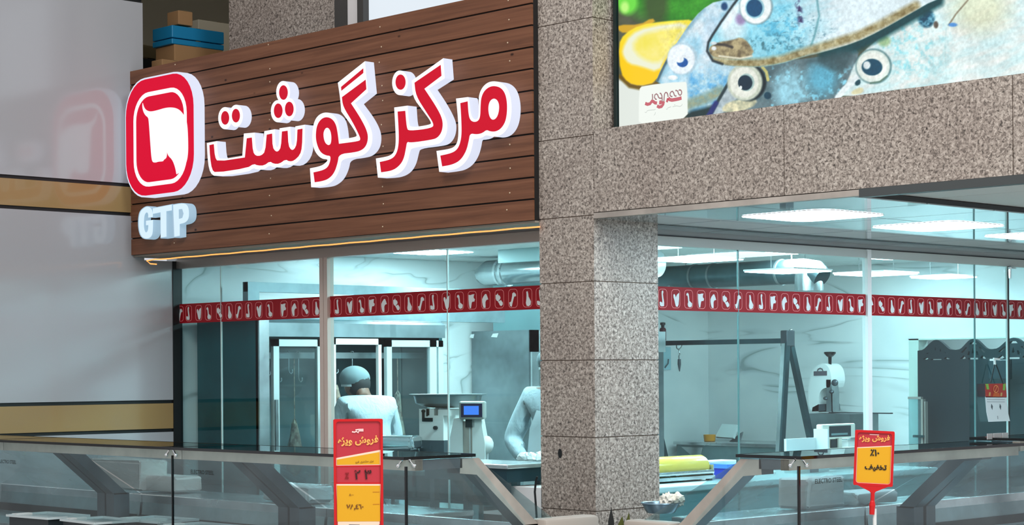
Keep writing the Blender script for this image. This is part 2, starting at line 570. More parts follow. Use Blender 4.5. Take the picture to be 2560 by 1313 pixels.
# back wall with a doorway
DX0, DX1, DZ = -2.30, -0.62, 1.85
mb = MB()
mb.box(UW - 0.03, DX0, VB, VB + 0.12, 0, ZC + 0.1); mb.box(DX0, DX1, VB, VB + 0.12, DZ, ZC + 0.1); mb.box(DX1, 1.0, VB, VB + 0.12, 0, ZC + 0.1)
struct('wall_back', mb, MARBLE)
mb = MB()
mb.box(DX0, DX0 + 0.10, VB - 0.012, VB + 0.13, 0, DZ); mb.box(DX1 - 0.1, DX1, VB - 0.012, VB + 0.13, 0, DZ); mb.box(DX0, DX1, VB - 0.012, VB + 0.13, DZ - 0.012, DZ)
struct('door_1', mb, mat('pale_door_frame', (186, 206, 200), rough=0.4))
mb = MB(); mb.box(-4.5, 1.0, 7.7, 7.8, 0, ZC + 0.1); struct('wall_store_room', mb, WHITE)
m = tiled(UW - 0.03, UG, VG + 0.09, 7.7, ZC, 7, 12); struct('ceiling_butchery', m, [mat('room_ceiling_tile', (214, 218, 218), rough=0.5), JOINT])
mb = MB(); mb.box(UW - 0.03, -0.42, VG + 0.0, VG + 0.09, 2.425, 3.3); mb.box(UG - 0.004, UG + 0.004, VG, 7.0, 2.409, ZC + 0.02)
struct('wall_bulkhead', mb, mat('bulkhead_grey', (176, 180, 180), rough=0.6))

# lamps in the butchery ceiling, placed tile by tile
LAMPS = [(-3.78, 2.17, .245, 'above the steel meat fridge'), (-1.94, 4.42, .22, 'in the middle of the tiled ceiling by the round duct'),
         (-1.98, 5.75, .19, 'over the dark folding screens'), (-1.70, 2.62, .24, 'just inside behind the pillar'),
         (-1.00, 1.1, .24, 'close behind the window over the weighing counter'), (-2.7, 1.2, .24, 'over the worker at the open fridge door'),
         (-0.95, 5.0, .22, 'close to the tall window over the hanging calendar'), (-1.6, 7.1, .22, 'added unseen in the store room behind the folding screens')]  # store room lamp is added to brighten the space behind the screens
for x, y, hf, w in LAMPS:
    lamp_square('ceiling_lamp', 'square white lamp %s' % w, (x, y), hf, ZC, LAMP_DIM if y > 5.5 else LAMP, 'square lamps in the butchery ceiling')

# glowing panels on added wires, standing for lamp reflections
HANG = [((1740, 648), 13.9, 118, 'first of the glowing panels standing for lamp reflections, half hidden by the pillar'), ((1970, 677), 14.3, 108, 'second glowing panel standing for a lamp reflection beside the duct drop'),
        ((2190, 684), 15.0, 104, 'third glowing panel standing for a lamp reflection behind the white post'), ((2360, 692), 15.2, 82, 'last glowing panel standing for a lamp reflection over the folding screens')]
for (p, d, w, lb) in HANG:
    c = at_d(p[0], p[1], d)
    hf = w / FPX * d / 1.414
    t = thing('reflection_panel', lb, 'pendant lamp', c, group='glowing panels standing for lamp reflections')
    MB().box(-hf, hf, -hf, hf, -0.01, -0.002).build('diffuser', mat('reflection_glow', (235, 240, 240), emit=(206, 248, 252), estr=20.0), t, local=True)
    MB().box(-hf - .008, hf + .008, -hf - .008, hf + .008, -0.002, 0.010).build('housing', ALU_W, t, local=True)
    for sx in (-1, 1):
        MB().tube([(sx * hf * .7, 0, 0.01), (sx * hf * .7, 0, ZC - c.z)], 0.0025, 6).build('wire', STEEL, t, local=True)

# ================================================================== WINDOWS
def pane(x0, x1, y0, y1, z0, z1, parent, m=SHOPGLASS):
    return MB().poly([(x0, y0, z0), (x1, y1, z0), (x1, y1, z1), (x0, y0, z1)]).build('pane', m, parent, fixn=False)

w1 = thing('window_1', 'long butchery window under the brown sign', 'window', (-2.5, VG, 0)); w1['kind'] = 'structure'
seams = [-4.55, -4.033, -2.86, -2.78, -1.604, UG]
for a, b in ((-4.55, -4.033), (-4.027, -2.862), (-2.778, -1.607), (-1.601, UG)):
    pane(a, b, VG, VG, 0.1, 2.36, w1)
MB().box(-4.56, -0.42, VG - 0.03, VG + 0.03, 2.365, 2.428).build('top_frame', ALU, w1)
mb = MB(); mb.box(-2.862, -2.823, VG - 0.028, VG + 0.028, 0.1, 2.366); mb.box(-2.817, -2.778, VG - 0.028, VG + 0.028, 0.1, 2.366)
mb.build('post', mat('post_beige', (206, 186, 176), rough=0.4), w1)
for x in (-4.03, -1.604):
    MB().box(x - 0.004, x + 0.004, VG - 0.006, VG + 0.006, 0.1, 2.362).build('glass_seam', mat('pale_seam', (186, 204, 202), rough=0.4), w1)
MB().box(-4.575, -4.552, VG - 0.06, VG + 0.02, 0, 2.42).build('edge_gasket', BLACK, w1)
MB().box(-4.56, UG, VG - 0.03, VG + 0.03, 0, 0.1).build('bottom_rail', ALU, w1)

w2 = thing('window_2', 'tall glazed side of the butchery running away from the pillar', 'window', (UG, 3.5, 0)); w2['kind'] = 'structure'
sv = [VG, 1.678, 3.035, 4.375, 4.818, 7.0]
for a, b in zip(sv[:-1], sv[1:]):
    pane(UG, UG, a + 0.003, b - 0.003, 0.1, 2.345, w2)
MB().box(UG - 0.03, UG + 0.012, VG, 7.0, 2.345, 2.40).build('top_frame', mat('frame_grey', (196, 196, 192), rough=0.45, metal=0.0), w2)
MB().box(UG - 0.03, UG + 0.016, VG, 7.0, 2.40, 2.408).build('black_gasket', BLACK, w2)
MB().box(UG - 0.022, UG + 0.022, 3.03, 3.075, 0.1, 2.40).build('post', ALU_W, w2)
for y in (1.678, 4.375):
    MB().box(UG - 0.005, UG + 0.005, y - 0.0045, y + 0.0045, 0.1, 2.348).build('glass_seam', mat('teal_seam', (96, 132, 134), rough=0.3), w2)
mb = MB(); mb.box(UG - 0.006, UG + 0.006, 4.805, 4.815, 0.1, 2.348); mb.build('glass_seam', MATS['pale_seam'], w2)
mb = MB(); mb.box(UG - 0.006, UG + 0.006, 4.822, 4.836, 0.1, 2.348); mb.build('glass_seam', BLACK, w2)
MB().box(UG - 0.03, UG + 0.03, VG, 7.0, 0, 0.1).build('bottom_rail', ALU, w2)
mb = MB()
c = Vector((UG + 0.02, 4.825, 2.335)); mb.ball(c, 0.016); mb.bar(c, c + Vector((0, 0.07, 0.0)), 0.02, 0.014); mb.bar(c, c + Vector((0, 0, -0.08)), 0.014, 0.014, up=(1, 0, 0))
mb.build('patch_fitting', CHROME, w2, smooth=True)

# ------------------------------------------------------------------ red decal bands with cut-of-meat pictograms
ICONS = {
 'J': [(.36, .10), (.50, .06), (.56, .14), (.50, .26), (.56, .50), (.64, .74), (.62, .93), (.34, .95), (.14, .90), (.10, .72), (.22, .68), (.40, .76), (.44, .66), (.38, .44), (.34, .22)],
 'V': [(.20, .28), (.32, .24), (.42, .32), (.46, .44), (.64, .26), (.90, .16), (.88, .50), (.82, .82), (.70, .95), (.50, .93), (.40, .78), (.30, .56), (.20, .42)],
 'L': [(.22, .20), (.38, .14), (.50, .22), (.54, .40), (.58, .60), (.74, .66), (.92, .74), (.88, .90), (.66, .96), (.44, .92), (.36, .78), (.44, .66), (.40, .42), (.34, .30), (.22, .30)],
 'P': [(.08, .18), (.30, .20), (.56, .16), (.78, .16), (.70, .24), (.68, .36), (.84, .46), (.76, .58), (.56, .58), (.46, .62), (.34, .96), (.20, .94), (.12, .70), (.08, .44)],
 'A': [(.08, .46), (.22, .32), (.44, .18), (.56, .18), (.70, .34), (.80, .50), (.68, .50), (.54, .54), (.46, .64), (.46, .96), (.24, .96), (.14, .80), (.08, .62)],
 'B': [(.08, .26), (.20, .26), (.30, .18), (.38, .28), (.52, .30), (.64, .42), (.58, .52), (.44, .58), (.42, .64), (.52, .60), (.70, .56), (.82, .66), (.90, .70), (.90, .82), (.72, .90), (.56, .84), (.48, .74), (.38, .68), (.34, .62), (.18, .58), (.08, .46)],
 'S': [(.44, .22), (.62, .16), (.84, .26), (.86, .38), (.66, .40), (.58, .52), (.48, .70), (.36, .96), (.18, .92), (.08, .72), (.28, .68), (.36, .52), (.42, .36)],
 'T': [(.40, .16), (.54, .14), (.60, .26), (.64, .44), (.78, .58), (.92, .72), (.86, .90), (.64, .97), (.42, .94), (.34, .78), (.40, .58), (.42, .36)],
}


def rrect(w, h, r, n=5):
    out = []
    for (cx, cy, a0) in ((w - r, r, -90), (w - r, h - r, 0), (r, h - r, 90), (r, r, 180)):
        for k in range(n):
            a = math.radians(a0 + 90 * k / (n - 1))
            out.append((cx + r * math.cos(a), cy + r * math.sin(a)))
    return out


def decal(name, label, axis, fixed, a0, a1, z0, z1, places, breaks=()):
    """band printed with pictograms: axis 'x' runs along X at Y=fixed, axis 'y' runs along Y at X=fixed"""
    m = MB()
    def P(a, z, k):
        return (a, fixed - k, z) if axis == 'x' else (fixed + k, a, z)
    def flat(pts, k, mi, holes=()):
        m.prism([P(a, z, k) for a, z in pts], (Vector(P(0, 0, 0)) - Vector(P(0, 0, k))) * 0.6, [[P(a, z, k) for a, z in h_] for h_ in holes], mi, back=False)
    edges = [a0] + list(breaks) + [a1]
    for e0, e1 in zip(edges[:-1], edges[1:]):
        flat([(e0 + .003, z0), (e1 - .003, z0), (e1 - .003, z1), (e0 + .003, z1)], 0.004, 0)
    H = z1 - z0
    ih, iw = H * 0.80, H * 0.80 * 0.70
    for (c, kind) in places:
        ax0, az0 = c - iw / 2, z0 + (H - ih) / 2
        out = [(ax0 + x, az0 + y) for x, y in rrect(iw, ih, iw * 0.30)]
        q = 0.0026
        inn = [(ax0 + q + x, az0 + q + y) for x, y in rrect(iw - 2 * q, ih - 2 * q, iw * 0.30 - q)]
        flat(out, 0.0052, 2, [inn])
        flat([(ax0 + q + x * (iw - 2 * q), az0 + q + (1 - y) * (ih - 2 * q)) for x, y in ICONS[kind]], 0.0062, 1)
    o = m.build(name, [RED, ICON_W, ICON_P], fixn=False)
    return tag(o, label, 'window decal', 'red pictogram bands')


pl = []
seqL = [(435, 'T'), (452, 'S'), (473, 'J'), (498, 'V'), (522, 'L'), (550, 'B'), (574, 'T'), (598, 'S'), (623, 'J'), (648, 'V'), (675, 'L'), (711, 'P'), (738, 'A'), (765, 'B'), (792, 'T'), (819, 'S'),
        (846, 'J'), (875, 'V'), (904, 'L'), (932, 'P'), (963, 'A'), (993, 'B'), (1023, 'T'), (1055, 'S'), (1085, 'J'), (1117, 'V'), (1150, 'L'), (1182, 'P'), (1216, 'A'), (1250, 'B'), (1284, 'S'), (1320, 'T'), (1353, 'J')]
pl = [(at_v(px, 760, VG).x, k) for px, k in seqL]
decal('window_decal', 'red pictogram band on the window under the brown sign', 'x', VG, -4.552, -0.36, 1.963, 2.105, pl, (-4.03, -1.604))
seqR = 'JVLPABSTJPABTSJVLPABTSJVLPABSTJVLPABTS'
v0 = at_u(1688, 745, UG).y; v1 = at_u(2372, 780, UG).y   # 24 icons apart
pl = []
for i, k in enumerate(seqR):
    y = v0 + (i - 1) * (v1 - v0) / 25.0
    if y < 6.8: pl.append((y, k))
decal('window_decal', 'red pictogram band on the tall window beyond the pillar', 'y', UG, VG, 6.9, 1.955, 2.097, pl, (1.678, 3.035, 4.375, 4.818))

# ================================================================== THE SHOP SIGN
SY = -0.05
SX0, SX1, SZ0, SZ1 = at_v(313, 300, SY).x, -0.428, at_v(1332, 552, SY).z, at_v(1332, -39, SY).z
sign = thing('shop_sign', 'long brown timber shop sign with glowing red and white lettering above the window', 'shop sign', (-2.45, SY, SZ0))
PW = (SZ1 - SZ0) / 10.85
mb = MB()
k = 0; z = SZ0
while z < SZ1 - 0.01:
    t = min(z + PW, SZ1)
    mb.box(SX0, SX1, SY, SY + 0.02, z + 0.005, t - 0.005)
    z = t
mb.build('plank_board', WOOD, sign)
mb = MB(); mb.box(SX0 + 0.004, SX1 + 0.001, SY + 0.014, SY + 0.14, SZ0 + 0.004, SZ1 - 0.02)
mb.build('back_box', mat('sign_back', (14, 8, 6), rough=0.7), sign)
rnd = random.Random(3)
SCREW = mat('screw_head', (214, 190, 160), rough=0.4, metal=0.5)
for i in range(11):
    for x in (-4.0, -2.9, -1.75, -0.62):
        zz = SZ0 + PW * (i + 0.5)
        if zz < SZ1: MB().ball((x + rnd.uniform(-.02, .02), SY - 0.001, zz + rnd.uniform(-.02, .02)), 0.005, 0.003, 0.005, seg=8).build('screw', SCREW, sign)

LY = SY - 0.080      # front of the raised letters
DEEP = Vector((0, 0.072, 0))


def tr(pts, ox, oy, s, y=LY):
    return [at_v(ox + p[0] / s, oy + p[1] / s, y) for p in pts]


def rnd_poly(pts, it=1):
    """soften a traced outline; sharp corners are marked by a third value"""
    for _ in range(it):
        out = []
        n = len(pts)
        for i in range(n):
            a, b = pts[i], pts[(i + 1) % n]
            q = (a[0] * .75 + b[0] * .25, a[1] * .75 + b[1] * .25); r = (a[0] * .25 + b[0] * .75, a[1] * .25 + b[1] * .75)
            la = len(a) > 2; lb = len(b) > 2
            if la: out.append((a[0], a[1], 1))
            else: out.append(q)
            if not lb: out.append(r)
            elif not la: pass
        pts = out
    return [(p[0], p[1]) for p in pts]


def ell(cx, cy, rx, ry, n=28):
    return [(cx + rx * math.cos(2 * math.pi * i / n), cy + ry * math.sin(2 * math.pi * i / n)) for i in range(n)]


def letter(white, reds, holes=(), C=(0, 0, 1)):
    ox, oy, s = C
    m = MB()
    for i, w in enumerate(white):
        y = LY + 0.0004 * i
        m.prism(tr(w, ox, oy, s, y), DEEP, mat=0, side=1)
    b = m.build('letter_body', [SIGN_W, SIGN_S], sign)
    for r in reds:
        q = MB().prism(tr(r, ox, oy, s, LY - 0.002), (0, 0.0018, 0), [tr(h_, ox, oy, s, LY - 0.002) for h_ in holes if h_ is not None and r is reds[0]])
        q.build('letter_face', SIGN_LR, b)
    return b


A = (760, 120, 3.455)
mim_w = [(1313, 437, 1), (1415, 424, 1), (1425, 430), (1438, 560), (1455, 608), (1485, 622), (1508, 600), (1510, 500), (1508, 420), (1530, 355), (1570, 308), (1620, 286), (1690, 292), (1745, 330), (1778, 395), (1793, 480),
         (1793, 560), (1778, 650), (1745, 715), (1700, 755), (1640, 768), (1600, 758), (1570, 752), (1540, 775), (1490, 785), (1462, 785), (1455, 840), (1432, 925), (1385, 1000), (1320, 1045), (1250, 1060), (1168, 1070, 1), (1144, 890, 1), (1260, 872), (1305, 850), (1330, 800), (1335, 700), (1326, 560)]
mim_r = [(1350, 476, 1), (1412, 461, 1), (1418, 560), (1430, 618), (1460, 640), (1500, 635), (1522, 600), (1525, 500), (1530, 430), (1555, 372), (1600, 335), (1650, 327), (1702, 345), (1737, 395), (1752, 470), (1752, 560), (1737, 640), (1700, 697), (1655, 722), (1610, 722), (1575, 706), (1540, 735), (1490, 747), (1432, 737), (1422, 800), (1400, 890), (1350, 970), (1280, 1008), (1193, 1023, 1), (1177, 930, 1), (1270, 910), (1322, 880), (1350, 820), (1362, 740), (1358, 600)]
mim_h = [(1588, 520), (1600, 462), (1632, 434), (1667, 445), (1687, 490), (1682, 560), (1660, 610), (1625, 624), (1598, 592)]
letter([rnd_poly(mim_w, 2)], [rnd_poly(mim_r, 2)], [rnd_poly(mim_h, 2)], A)
kz_w = [(1203, 88, 1), (1216, 262, 1), (1076, 352, 1), (1160, 478), (1222, 595), (1242, 670), (1228, 760), (1182, 822), (1115, 840), (928, 862), (915, 900), (892, 1000), (845, 1072), (765, 1112), (638, 1120, 1), (621, 955, 1), (738, 935), (778, 900), (792, 840), (792, 740), (779, 514, 1), (895, 498, 1), (905, 655), (925, 688), (1085, 664), (1103, 645), (1030, 545), (938, 425), (931, 282, 1)]
kz_r = [(1179, 146, 1), (1186, 240, 1), (1038, 352, 1), (1130, 490), (1185, 590), (1199, 660), (1186, 730), (1150, 776), (1105, 792), (922, 819), (888, 808), (880, 860), (860, 960), (820, 1020), (760, 1060), (666, 1074, 1), (654, 985, 1), (745, 965), (790, 930), (815, 860), (820, 750), (808, 549, 1), (873, 543, 1), (885, 690), (905, 718), (1108, 692), (1122, 655), (1060, 560), (966, 412), (954, 300, 1)]
letter([rnd_poly(kz_w, 2)], [rnd_poly(kz_r, 2)], (), A)
letter([ell(829, 301, 68, 107)], [ell(833, 295, 43, 66)], (), A)
gv_w = [(292, 300, 1), (526, 114, 1), (552, 385, 1), (440, 476, 1), (530, 598), (582, 700), (594, 780), (578, 860), (530, 917), (470, 940), (325, 957), (312, 1040), (270, 1130), (205, 1182), (140, 1196), (62, 1203, 1), (51, 1040, 1), (150, 1020), (195, 985), (208, 962), (150, 958), (95, 900), (72, 820), (70, 740), (85, 640), (122, 580), (180, 554), (240, 566), (285, 612), (304, 690), (314, 790, 1), (450, 770), (458, 748), (400, 655), (322, 550, 1), (312, 430)]
gv_r = [(327, 425, 1), (531, 274, 1), (537, 356, 1), (404, 478, 1), (490, 610), (545, 720), (552, 790), (532, 852), (490, 887), (430, 902), (300, 917), (290, 990), (260, 1080), (210, 1132), (150, 1152), (92, 1160, 1), (81, 1075, 1), (170, 1055), (215, 1020), (235, 932), (190, 930), (140, 900), (110, 830), (100, 760), (110, 670), (145, 615), (190, 594), (240, 610), (275, 660), (290, 740), (300, 828, 1), (470, 806), (490, 790), (470, 740), (420, 640), (336, 505)]
gv_h = [(163, 740), (180, 695), (205, 686), (228, 713), (238, 770), (232, 832), (205, 842), (175, 812)]
gv_s = [(320, 336), (511, 176), (511, 216), (322, 369)]
letter([rnd_poly(gv_w, 2)], [rnd_poly(gv_r, 2), gv_s], [rnd_poly(gv_h, 2)], A)
B = (300, 130, 2.525)
st_w = [(548, 575, 1), (612, 563, 1), (618, 650), (632, 680), (772, 656, 1), (782, 515, 1), (850, 509, 1), (856, 605), (872, 632), (892, 625), (903, 600), (911, 500, 1), (977, 488, 1), (980, 585), (992, 606), (1004, 585), (1007, 482, 1), (1074, 472, 1), (1080, 575), (1092, 598), (1104, 578), (1107, 470, 1), (1167, 459, 1), (1166, 600), (1150, 662), (1112, 706), (1068, 716), (1048, 705), (1010, 728), (968, 728), (945, 716), (908, 742), (862, 742), (842, 732), (808, 758), (602, 787), (570, 765), (555, 700)]
st_r = [(564, 588, 1), (591, 582, 1), (598, 662), (615, 692), (788, 666, 1), (800, 545, 1), (831, 540, 1), (838, 630), (856, 656), (890, 655), (916, 630), (926, 522, 1), (959, 515, 1), (962, 600), (980, 628), (1000, 628), (1016, 600), (1022, 502, 1), (1057, 497, 1), (1062, 590), (1080, 620), (1100, 615), (1116, 580), (1120, 490, 1), (1151, 484, 1), (1148, 600), (1135, 650), (1098, 686), (1070, 692), (1044, 678), (1005, 706), (970, 706), (945, 690), (908, 717), (870, 717), (843, 706), (802, 732), (602, 763), (580, 742), (568, 662)]
letter([rnd_poly(st_w, 1)], [rnd_poly(st_r, 1)], (), B)
letter([ell(1030, 253, 44, 70), ell(996, 374, 44, 70), ell(1067, 361, 44, 70)], [ell(1031, 256, 27, 46), ell(998, 371, 27, 46), ell(1068, 360, 27, 46)], (), B)
letter([ell(663, 418, 43, 70), ell(733, 403, 43, 70)], [ell(663, 416, 25, 43), ell(731, 402, 25, 43)], (), B)
# the two sets of dots share one case each: every dot is one case in the photo, so the faces stay parts of it

# emblem: red rounded case with a white ring and a white animal head
EY = SY - 0.088
LX0, LX1, LZ0, LZ1 = at_v(313.5, 330, EY).x, at_v(487, 330, EY).x, at_v(400, 489, EY).z, at_v(400, 187, EY).z
def on_sign(pts, y): return [Vector((p[0], y, p[1])) for p in pts]
def rr(x0, x1, z0, z1, r, n=9): return [(x0 + a, z0 + b) for a, b in rrect(x1 - x0, z1 - z0, r, n)]
mb = MB()
mb.prism(on_sign(rr(LX0, LX1, LZ0, LZ1, 0.25), EY), (0, 0.082, 0), mat=0, side=1)
emb = mb.build('emblem_case', [SIGN_S, SIGN_S], sign)
i5 = 0.012
MB().prism(on_sign(rr(LX0 + i5, LX1 - i5, LZ0 + i5, LZ1 - i5, 0.245), EY - 0.003), (0, 0.003, 0)).build('red_face', SIGN_R, emb)
RX0, RX1, RZ0, RZ1 = at_v(335.5, 330, EY).x, at_v(468, 330, EY).x, at_v(401, 463, EY).z, at_v(401, 225, EY).z
mb = MB()
mb.prism(on_sign(rr(RX0, RX1, RZ0, RZ1, 0.19), EY - 0.006), (0, 0.003, 0), [on_sign(rr(RX0 + .03, RX1 - .03, RZ0 + .03, RZ1 - .03, 0.165), EY - 0.006)])
mb.build('white_ring', SIGN_W, emb)
head = [(142, 322, 1), (150, 350), (165, 369), (192, 377), (232, 369), (290, 351), (340, 350), (375, 365), (402, 398), (416, 425, 1), (424, 470), (428, 560), (428, 640), (418, 700), (388, 752), (356, 772, 1), (348, 728), (330, 680), (303, 655), (295, 625, 1), (293, 668), (275, 680), (270, 691), (240, 692), (225, 698), (206, 697), (198, 670), (190, 560), (181, 430), (176, 412), (160, 401), (146, 375), (140, 345)]
MB().prism(tr(rnd_poly(head, 2), 300, 130, 2.525, EY - 0.0065), (0, 0.003, 0)).build('animal_head', SIGN_W, emb)

# three Latin letters below the emblem
G_ = [(150, 985), (175, 975), (198, 990), (205, 1018), (204, 1042, 1), (178, 1046, 1), (178, 1020), (168, 1010), (153, 1025), (148, 1070), (150, 1120), (160, 1143), (176, 1132), (179, 1092, 1), (164, 1094, 1), (164, 1066, 1), (206, 1060, 1), (205, 1145), (190, 1172), (162, 1180), (134, 1165), (120, 1120), (118, 1060), (126, 1010)]
T_ = [(207, 988, 1), (325, 964, 1), (325, 1000, 1), (290, 1006, 1), (291, 1166, 1), (257, 1171, 1), (256, 1012, 1), (207, 1022, 1)]
P_ = [(335, 966, 1), (400, 954), (426, 970), (434, 1010), (431, 1055), (410, 1078), (375, 1086, 1), (375, 1160, 1), (343, 1166, 1)]
for L_ in (G_, T_, P_):
    q = rnd_poly(L_, 2) if L_ is not T_ else [(p[0], p[1]) for p in L_]
    c = (sum(p[0] for p in q) / len(q), sum(p[1] for p in q) / len(q))
    fat = [(c[0] + (p[0] - c[0]) * 1.12, c[1] + (p[1] - c[1]) * 1.05) for p in q]
    lb = MB().prism(tr(fat, 300, 130, 2.525, SY - 0.07), (0, 0.062, 0), mat=0, side=0).build('latin_letter', [SIGN_C], sign)
    MB().prism(tr(q, 300, 130, 2.525, SY - 0.073), (0, 0.003, 0)).build('letter_face', make_emit('sign_cool_face', (214, 238, 250), 0.9, body=(120, 130, 140)), lb)
hp = [(371, 994), (392, 991), (401, 1020), (393, 1048), (372, 1054)]
MB().prism(tr(hp, 300, 130, 2.525, SY - 0.0735), (0, 0.001, 0)).build('letter_counter', SIGN_C, sign)

# warm light rope along the lower edge of the sign
mb = MB()
a = at_v(366, 650, -0.02); b = at_v(1349, 565, -0.02)
rope = [a + Vector((0.10, .02, -0.035)), a + Vector((0.05, 0, -0.03)), a + Vector((0.02, -0.01, -0.008)), a + Vector((0.12, 0, 0.0))]
n = 40
for i in range(1, n + 1):
    p = a.lerp(b, i / n); rope.append(Vector((max(p.x, a.x + 0.13), p.y, p.z - 0.004 + 0.0012 * math.sin(i * 1.7))))
mb.tube(rope, 0.0045, 8)
o = mb.build('light_rope', LED, smooth=True); tag(o, 'warm glowing light rope under the edge of the brown timber sign', 'light rope')
mb = MB(); mb.box(SX0 + .02, -0.43, SY + 0.02, VG - 0.03, SZ0 - 0.008, SZ0 + 0.003)
struct('ceiling_under_sign', mb, mat('soffit_board', (150, 142, 130), rough=0.6))

# ================================================================== LIT POSTER OF FISH OVER THE BEAM
PYV = 0.16
poster = thing('light_box', 'backlit fish poster standing on the granite beam', 'light box', (2.4, PYV, 2.925))
p_l = at_v(1548, 323, PYV).x
ZB, ZT, XR = 2.925, 4.35, 4.9
MB().box(p_l - 0.02, XR, PYV + 0.004, PYV + 0.14, ZB + 0.001, ZT).build('case', mat('box_dark', (30, 40, 42), rough=0.5), poster)
mb = MB(); mb.box(p_l - 0.03, p_l - 0.008, PYV - 0.012, PYV + 0.10, ZB + 0.001, ZT); mb.box(p_l - 0.03, XR, PYV - 0.012, PYV + 0.01, ZB + 0.001, ZB + 0.018)
mb.build('frame', mat('frame_teal_black', (22, 40, 40), rough=0.4), poster)


def vnoise(x, y, sc, seed):
    r = np.random.RandomState(seed); T = r.rand(64, 64)
    x = x / sc; y = y / sc
    xi = np.floor(x).astype(int); yi = np.floor(y).astype(int); fx = x - xi; fy = y - yi
    fx = fx * fx * (3 - 2 * fx); fy = fy * fy * (3 - 2 * fy)
    g = lambda i, j: T[i % 64, j % 64]
    return (g(xi, yi) * (1 - fx) + g(xi + 1, yi) * fx) * (1 - fy) + (g(xi, yi + 1) * (1 - fx) + g(xi + 1, yi + 1) * fx) * fy


def fbm(x, y, sc, seed): return (vnoise(x, y, sc, seed) * .5 + vnoise(x, y, sc / 2, seed + 1) * .3 + vnoise(x, y, sc / 4, seed + 2) * .2)


def seg_dist(x, y, pts, close):
    d = np.full(x.shape, 1e9)
    n = len(pts)
    for i in range(n if close else n - 1):
        ax, ay = pts[i][:2]; bx, by = pts[(i + 1) % n][:2]
        L2 = (bx - ax) ** 2 + (by - ay) ** 2 + 1e-9
        t = np.clip(((x - ax) * (bx - ax) + (y - ay) * (by - ay)) / L2, 0, 1)
        d = np.minimum(d, np.hypot(x - ax - t * (bx - ax), y - ay - t * (by - ay)))
    return d


def inside(x, y, pts):
    r = np.zeros(x.shape, bool); n = len(pts)
    for i in range(n):
        ax, ay = pts[i][:2]; bx, by = pts[(i + 1) % n][:2]
        if ay == by: continue
        c = ((ay > y) != (by > y)) & (x < (bx - ax) * (y - ay) / (by - ay) + ax)
        r ^= c
    return r


